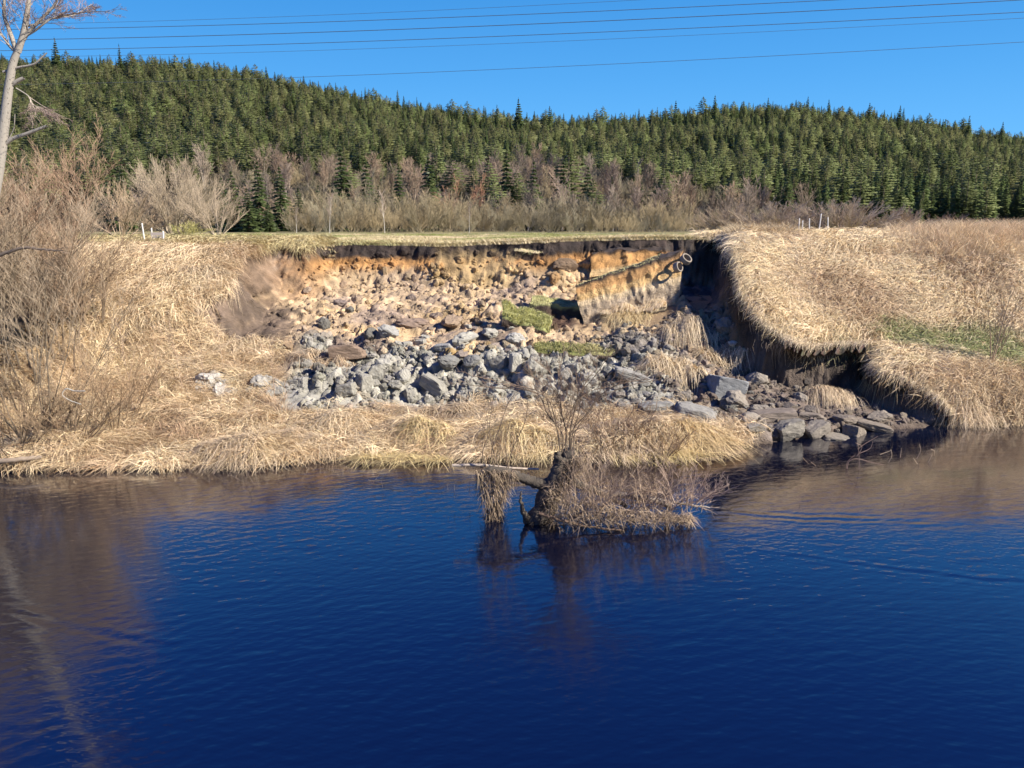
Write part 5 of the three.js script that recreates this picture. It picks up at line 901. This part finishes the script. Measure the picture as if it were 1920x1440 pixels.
// ---------------------------------------------------------------- the snag in the river, logs, twigs
{
  const r = rngOf(5150), D = 20.4, bark = std([.105, .085, .065], { map: rockGrain, bumpMap: rockBump, bumpScale: .04 }), pale = std([.40, .33, .26], { map: rockGrain, bumpMap: rockBump, bumpScale: .03 });
  const P = (l) => l.map(([u, v, dd = 0]) => at(u, v, D + dd)), uvd = (g) => { const q = g.attributes.position, uv = []; for (let i = 0; i < q.count; i++) uv.push(q.getX(i) * .8 + q.getZ(i), q.getY(i) * .8); g.setAttribute('uv', new THREE.Float32BufferAttribute(uv, 2)); return g; };
  const limb = (parent, name, pts, r0, r1, m, n = 8) => { const mb = new MB(), c = new THREE.CatmullRomCurve3(P(pts)), q = c.getPoints(pts.length * 6); q.forEach((p, i) => { const w = r0 * .5; p.x += w * noise(i * .7, 1, r0 * 90); p.y += w * noise(i * .7, 5, r0 * 90); }); mb.tube(q, r0, r1, n); part(uvd(mb.build(true)), m, name, parent); return c; };
  const s = thing('snag_tree', 'dark forked willow snag standing in the river with upright shoots and straw debris', 'dead tree', V(0, 0, 0));
  limb(s, 'trunk', [[985, 1010, -.3], [1005, 975, -.2], [1028, 935], [1045, 900], [1060, 868, .1], [1072, 850, .1]], .33, .22, bark, 10);
  limb(s, 'limb', [[1042, 905], [1015, 908], [990, 900], [955, 888], [915, 882], [895, 895]], .19, .09, bark);
  limb(s, 'limb', [[1055, 895], [1090, 910], [1130, 925, .1], [1175, 950, 0]], .14, .06, bark);
  limb(s, 'limb', [[1000, 975, -.3], [985, 968, -.4], [978, 945, -.4], [977, 922, -.4]], .13, .015, bark, 6);
  limb(s, 'stump', [[1060, 872], [1048, 862], [1044, 848]], .16, .09, bark);
  const shootTint = [[.17, .125, .085], [.20, .14, .09], [.22, .15, .10], [.25, .17, .12]];
  const shoot = (pts, rad, L, kids) => { const mb = new MB(), c = new THREE.CatmullRomCurve3(P(pts)), q = c.getPoints(pts.length * 3); mb.tube(q, rad, .006, 4, shootTint[0], shootTint[1]); branchOut(mb, r, q, L, rad * .55, 0, { kids, start: [.18, .15], spread: [.6, .7], ratio: [.34, .5], wander: .55, rise: .05, min: .0048, tint: (l) => shootTint[Math.min(3, l)] }); part(mb.build(), twigMat, 'shoot', s); };
  for (let k = 0; k < 12; k++) { // a bundle that rises from the head of the trunk and fans out
    const f = (k + r()) / 12 - .5, b = 1063 + f * 26 + 8 * (r() - .5), top = lerp(650, 745, Math.abs(f) * 1.5 + .25 * r()), m = b + f * 120 + 34 * (r() - .5), e = b + f * 400 + 60 * (r() - .5), z = (r() - .5) * 1.2;
    shoot([[b, 862], [b - 6 + 10 * r(), 815], [lerp(b, m, .5) + 10 * (r() - .5), 775, z * .2], [m, 735 + 15 * r(), z * .5], [lerp(m, e, .55) + 14 * (r() - .5), lerp(735, top, .55), z * .8], [e, top, z]], .012 + .016 * r() * r(), 2.6, [13, 6]);
  }
  for (const pts of [[[938, 884], [925, 845], [918, 800], [924, 752]], [[930, 884], [922, 850], [938, 800], [955, 752], [975, 728]], [[948, 884], [962, 840], [985, 790], [990, 755]], [[915, 884], [905, 850], [915, 815], [912, 770]], [[955, 886], [948, 830], [957, 790]]]) shoot(pts, .016, 1.7, [9, 4]);
  const hang = (name, n, fn, c1, c2) => { const mb = new MB(); for (let k = 0; k < n; k++) { const [p, dir, L, drop] = fn(), q = [p]; for (let i = 1; i <= 3; i++) { const t = i / 3; q.push(V(p.x + dir.x * L * t, Math.max(.005, p.y + dir.y * L * t - drop * t * t), p.z + dir.z * L * t)); } mb.blade(q, .013 + .012 * r(), jitter(r, mixc(c1, c2, r() * r() * 1.3), .4), V(-dir.z, .4 * (r() - .5), dir.x).normalize()); } part(mb.build(), strawMat, name, s, 'stuff'); };
  const D1 = [.17, .12, .08], D2 = [.44, .33, .21], cone = (w) => V((r() + r() - 1) * w, (r() + r() - 1) * w, (r() + r() - 1) * w);
  const wild = () => V(r() - .5, r() - .5, r() - .5).normalize();
  hang('debris', 1700, () => { const f = r() ** 1.3, t = r(), u = lerp(lerp(893, 916, f), lerp(966, 934, f), t) + 10 * noise(t * 4, f * 5), p = at(u, lerp(880, 972, f), D + (r() - .5) * .8 * (1 - .6 * f)); p.y = Math.max(.02, p.y); const w = wild(); return [p, V(w.x * .8, w.y * .5 - .35, w.z * .8), .12 + .34 * r(), .3 * r()]; }, D1, D2);
  hang('debris', 2500, () => { const t = r() ** 1.2, f = r(), u = lerp(1028, 1300, t), hh = 95 * (1 - t) ** 1.8 * (.6 + .7 * Math.abs(noise(t * 7, 2.2))) + 14, p = at(u, 990 - (1 - t) * 0 - hh * f - 12 * t, D - .5 + (r() - .5) * (1.0 + 1.2 * Math.sin(Math.PI * t))); p.y = Math.max(.015, p.y); const w = wild(); return [p, V(w.x, w.y * .7, w.z), .12 + .42 * r() * r() + .1, .12 * r()]; }, D1, D2);
  hang('debris', 1500, () => { const t = r(), p = at(lerp(1018, 1085, t) + 30 * (r() - .3), lerp(950, 856, t) + 14 * (r() - .5), D + (r() - .5) * .7), w = wild(); return [p, V(w.x, w.y - .25, w.z), .12 + .35 * r(), .2 * r()]; }, D1, [.42, .31, .19]);
  { const mb = new MB(); // low tangle of twigs on the right
    for (let k = 0; k < 125; k++) { const t = r(), p = at(lerp(1045, 1325, t), lerp(988, 960, t) - 26 * r(), D - .3 + (r() - .5) * 1.6); p.y = Math.max(.0, p.y); const L = lerp(1.7, .9, t) * (.5 + .7 * r()), path = walk(r, p, V(.35 + (r() - .5) * 1.3, .55 + .5 * r(), (r() - .5)), L, 4, .45, .02); const c = t > .72 ? [.40, .29, .21] : r() < .5 ? [.23, .165, .12] : [.42, .31, .21]; mb.tube(path, .010 + .008 * r(), .004, 3, c); branchOut(mb, r, path, L, .008, 0, { kids: [6, 3], start: [.2, .2], spread: [.7, .7], ratio: [.4, .5], wander: .4, rise: .02, min: .0048, tint: () => c.map((x) => x * 1.1) }); }
    part(mb.build(), twigMat, 'twigs', s, 'stuff'); }
  const log = (name, label, cat, pts, r0, r1, m, twigs = 0) => { const g = thing(name, label, cat, V(0, 0, 0)), c = limb(g, 'stem', pts, r0, r1, m); if (twigs) { const mb = new MB(); branchOut(mb, r, c.getPoints(10), 1.6, r1, 0, { kids: [twigs, 3], start: [.3, .2], spread: [.9, .7], ratio: [.4, .5], wander: .4, rise: 0, min: .006, tint: () => [.30, .22, .16] }); part(mb.build(), twigMat, 'twigs', g, 'stuff'); } };
  log('drift_log', 'thin pale drift log lying level from the straw raft to the snag', 'log', [[848, 873, .3], [900, 872, .3], [950, 877, .3], [1010, 880, .3]], .045, .03, std([.60, .49, .38], { map: rockGrain }));
  log('drift_log', 'thick pale log lying in the debris right of the snag', 'log', [[1105, 918, .2], [1150, 926, .1], [1200, 933], [1245, 942], [1258, 948]], .075, .11, pale, 6);
  log('drift_log', 'thin pale branch trailing from the thick log to the right', 'log', [[1245, 940, .1], [1290, 946], [1330, 952]], .05, .02, pale, 5);
  log('drift_log', 'reddish brown stick along the waterline below the debris', 'log', [[1010, 962, -.8], [1060, 978, -.9], [1120, 990, -.95], [1170, 995, -1]], .05, .025, std([.27, .18, .12], { map: rockGrain }));
  // on the left bank
  const DL = 24.4 - D;
  log('drift_log', 'pale log lying at the waterline in the left corner', 'log', [[-30, 868, DL], [30, 862, DL], [78, 857, DL + .3]], .09, .07, std([.36, .28, .21], { map: rockGrain }));
  log('drift_branch', 'broken whitish branch bent in a hook inside the left thicket', 'branch', [[160, 733, DL + .9], [140, 733, DL + .9], [124, 729, DL + .9], [117, 740, DL + .9], [130, 750, DL + .9], [152, 758, DL + .9]], .022, .014, std([.42, .39, .34]));
  log('stick', 'short pale stick pointing down to the water below the left thicket', 'stick', [[82, 838, DL + .6], [84, 862, DL + .4], [76, 878, DL + .2]], .04, .02, std([.5, .41, .31]));
  log('stick', 'level whitish stick at the foot of the thicket', 'stick', [[58, 843, DL + .8], [84, 844, DL + .8]], .025, .02, std([.55, .48, .4]));
  log('bough', 'arched dark bough reaching in from the left edge above the bank', 'branch', [[-40, 490, 5], [10, 475, 5], [40, 465, 5], [85, 468, 5], [118, 470, 5]], .07, .02, std([.14, .105, .08]), 9);
  // twigs standing in the water
  const dead = (label, list, c, rad = .012) => { const g = thing('water_twigs', label, 'twigs', V(0, 0, 0)); for (const pts of list) { const mb = new MB(); mb.tube(new THREE.CatmullRomCurve3(pts.map(([u, v, d]) => at(u, v, d))).getPoints(10), rad, rad * .55, 4, c); part(mb.build(), twigMat, 'stem', g); } };
  dead('bent reddish stems with one arch standing in the water right of the clay slabs', [[[1588, 885, 24.9], [1592, 865, 24.9], [1606, 860, 24.9], [1630, 866, 24.9], [1658, 872, 24.9]], [[1610, 898, 24.8], [1611, 862, 24.8], [1609, 835, 24.8]], [[1608, 842, 24.9], [1622, 832, 24.9], [1646, 818, 24.9]], [[1606, 856, 24.9], [1616, 838, 24.9], [1604, 830, 24.9]], [[1612, 850, 24.9], [1632, 840, 24.9], [1636, 828, 24.9]], [[1590, 890, 24.9], [1588, 868, 24.9], [1604, 852, 24.9]]], [.30, .20, .15]);
  dead('scattered broken straw stalks in the shallow water on the right', [[[1660, 876, 25.6], [1672, 855, 25.6], [1670, 842, 25.6]], [[1688, 858, 26], [1690, 840, 26]], [[1718, 862, 26], [1726, 845, 26], [1724, 832, 26]], [[1740, 868, 25.6], [1748, 852, 25.6]], [[1722, 873, 25.4], [1712, 858, 25.4]], [[1700, 870, 25.4], [1680, 878, 25.4]], [[1745, 842, 26.4], [1752, 846, 26.4], [1750, 862, 26.4]], [[1650, 852, 26], [1662, 848, 26], [1672, 844, 26]]], [.46, .34, .22]);
  dead('few thin stalks and bent blades in the water right of the straw tussock', [[[1520, 866, 25.2], [1532, 876, 25.2], [1538, 888, 25.2], [1558, 894, 25.2]], [[1505, 858, 25.2], [1516, 870, 25.2]], [[1500, 932, 21.6], [1500, 945, 21.6]], [[1698, 926, 22], [1697, 914, 22]]], [.30, .21, .14], .008);
  dead('dark snagged twigs in the water off the left hummock', [[[420, 898, 23.4], [432, 892, 23.4], [455, 903, 23.4]], [[460, 900, 23.4], [468, 880, 23.4], [465, 865, 23.4]], [[476, 908, 23.2], [462, 884, 23.2]], [[400, 890, 23.4], [408, 870, 23.8], [416, 840, 24]], [[460, 862, 24], [475, 830, 24.2], [490, 800, 24.6]], [[430, 888, 23.5], [436, 876, 23.5]]], [.16, .115, .085], .011);
  dead('two thin upright stalks in the water left of the snag', [[[852, 935, 21.3], [852, 905, 21.3]], [[880, 925, 21.6], [881, 890, 21.6]], [[840, 918, 21.6], [838, 905, 21.6]]], [.2, .15, .11], .006);
  dead('small tangle of twigs in the water below the straw raft', [[[608, 898, 23.3], [622, 890, 23.3], [640, 892, 23.3]], [[700, 905, 22.8], [712, 888, 22.8]], [[718, 915, 22.6], [714, 900, 22.6]], [[690, 900, 22.9], [720, 906, 22.9]], [[625, 885, 23.5], [622, 870, 23.5]]], [.24, .17, .12], .008);
  // young tree on the right bank
  { const [x, d] = G(1856, 690), y = ground(x, d), h = at(1870, 540, d).y - y, g = thing('sapling', 'young leafless tree with several thin stems on the lower right bank', 'sapling', V(x, y - .05, -d)), mb = new MB(), q = rngOf(81);
    for (const [lx, k] of [[.12, 1], [-.05, .85], [.3, .8], [.02, .7], [.5, .6]]) { const path = walk(q, V(0, 0, 0), V(lx, 1, (q() - .5) * .3), h * k, 6, .12, .03); mb.tube(path, .035 * k, .007, 5, [.42, .30, .19], [.33, .24, .16]); branchOut(mb, q, path, h * k, .014, 0, { kids: [11, 4], start: [.3, .2], spread: [.5, .6], ratio: [.36, .4], wander: .15, rise: .06, min: .006, tint: () => [.36, .27, .18] }); }
    part(mb.build(), twigMat, 'stems', g); }
  // weathered stems standing on the left slid ground
  { const list = [[345, 740, 600], [420, 700, 560], [385, 730, 650], [300, 760, 640], [520, 770, 650], [250, 780, 610]]; list.forEach(([u, v, t], k) => { const [x, d] = G(u, v), y = ground(x, d), h = at(u, t, d).y - y, mb = new MB(), q = rngOf(90 + k), path = walk(q, V(0, 0, 0), V(.2 * (q() - .5), 1, 0), h, 5, .2, .02); mb.tube(path, .014, .005, 4, [.36, .25, .17]); branchOut(mb, q, path, h, .009, 0, { kids: [8, 3], start: [.3, .2], spread: [.5, .6], ratio: [.3, .4], wander: .2, rise: .05, min: .005, tint: () => [.34, .24, .17] }); const m = new THREE.Mesh(mb.build(), twigMat); m.position.set(x, y, -d); put(m, 'dry_stem', ['tall reddish dry stem below the brown wall', 'pale dry stem before the smooth brown wall', 'short dry stem left of the pale straw patch', 'brown dry stem right of the thicket', 'dry stem left of the clay rubble by the sweeping straw', 'thin dry stem at the thicket edge'][k], 'dry plant'); }); }
}

scene.traverse((o) => { if (o.isMesh) { o.castShadow = true; o.receiveShadow = true; } });
{ let t = 0, ti = 0; scene.traverse((o) => { if (o.isMesh) { const n = (o.geometry.index ? o.geometry.index.count : o.geometry.attributes.position.count) / 3; if (o.isInstancedMesh) ti += o.count; else t += n; } }); console.log('tris', t, 'copies', ti); }
renderer.render(scene, camera);
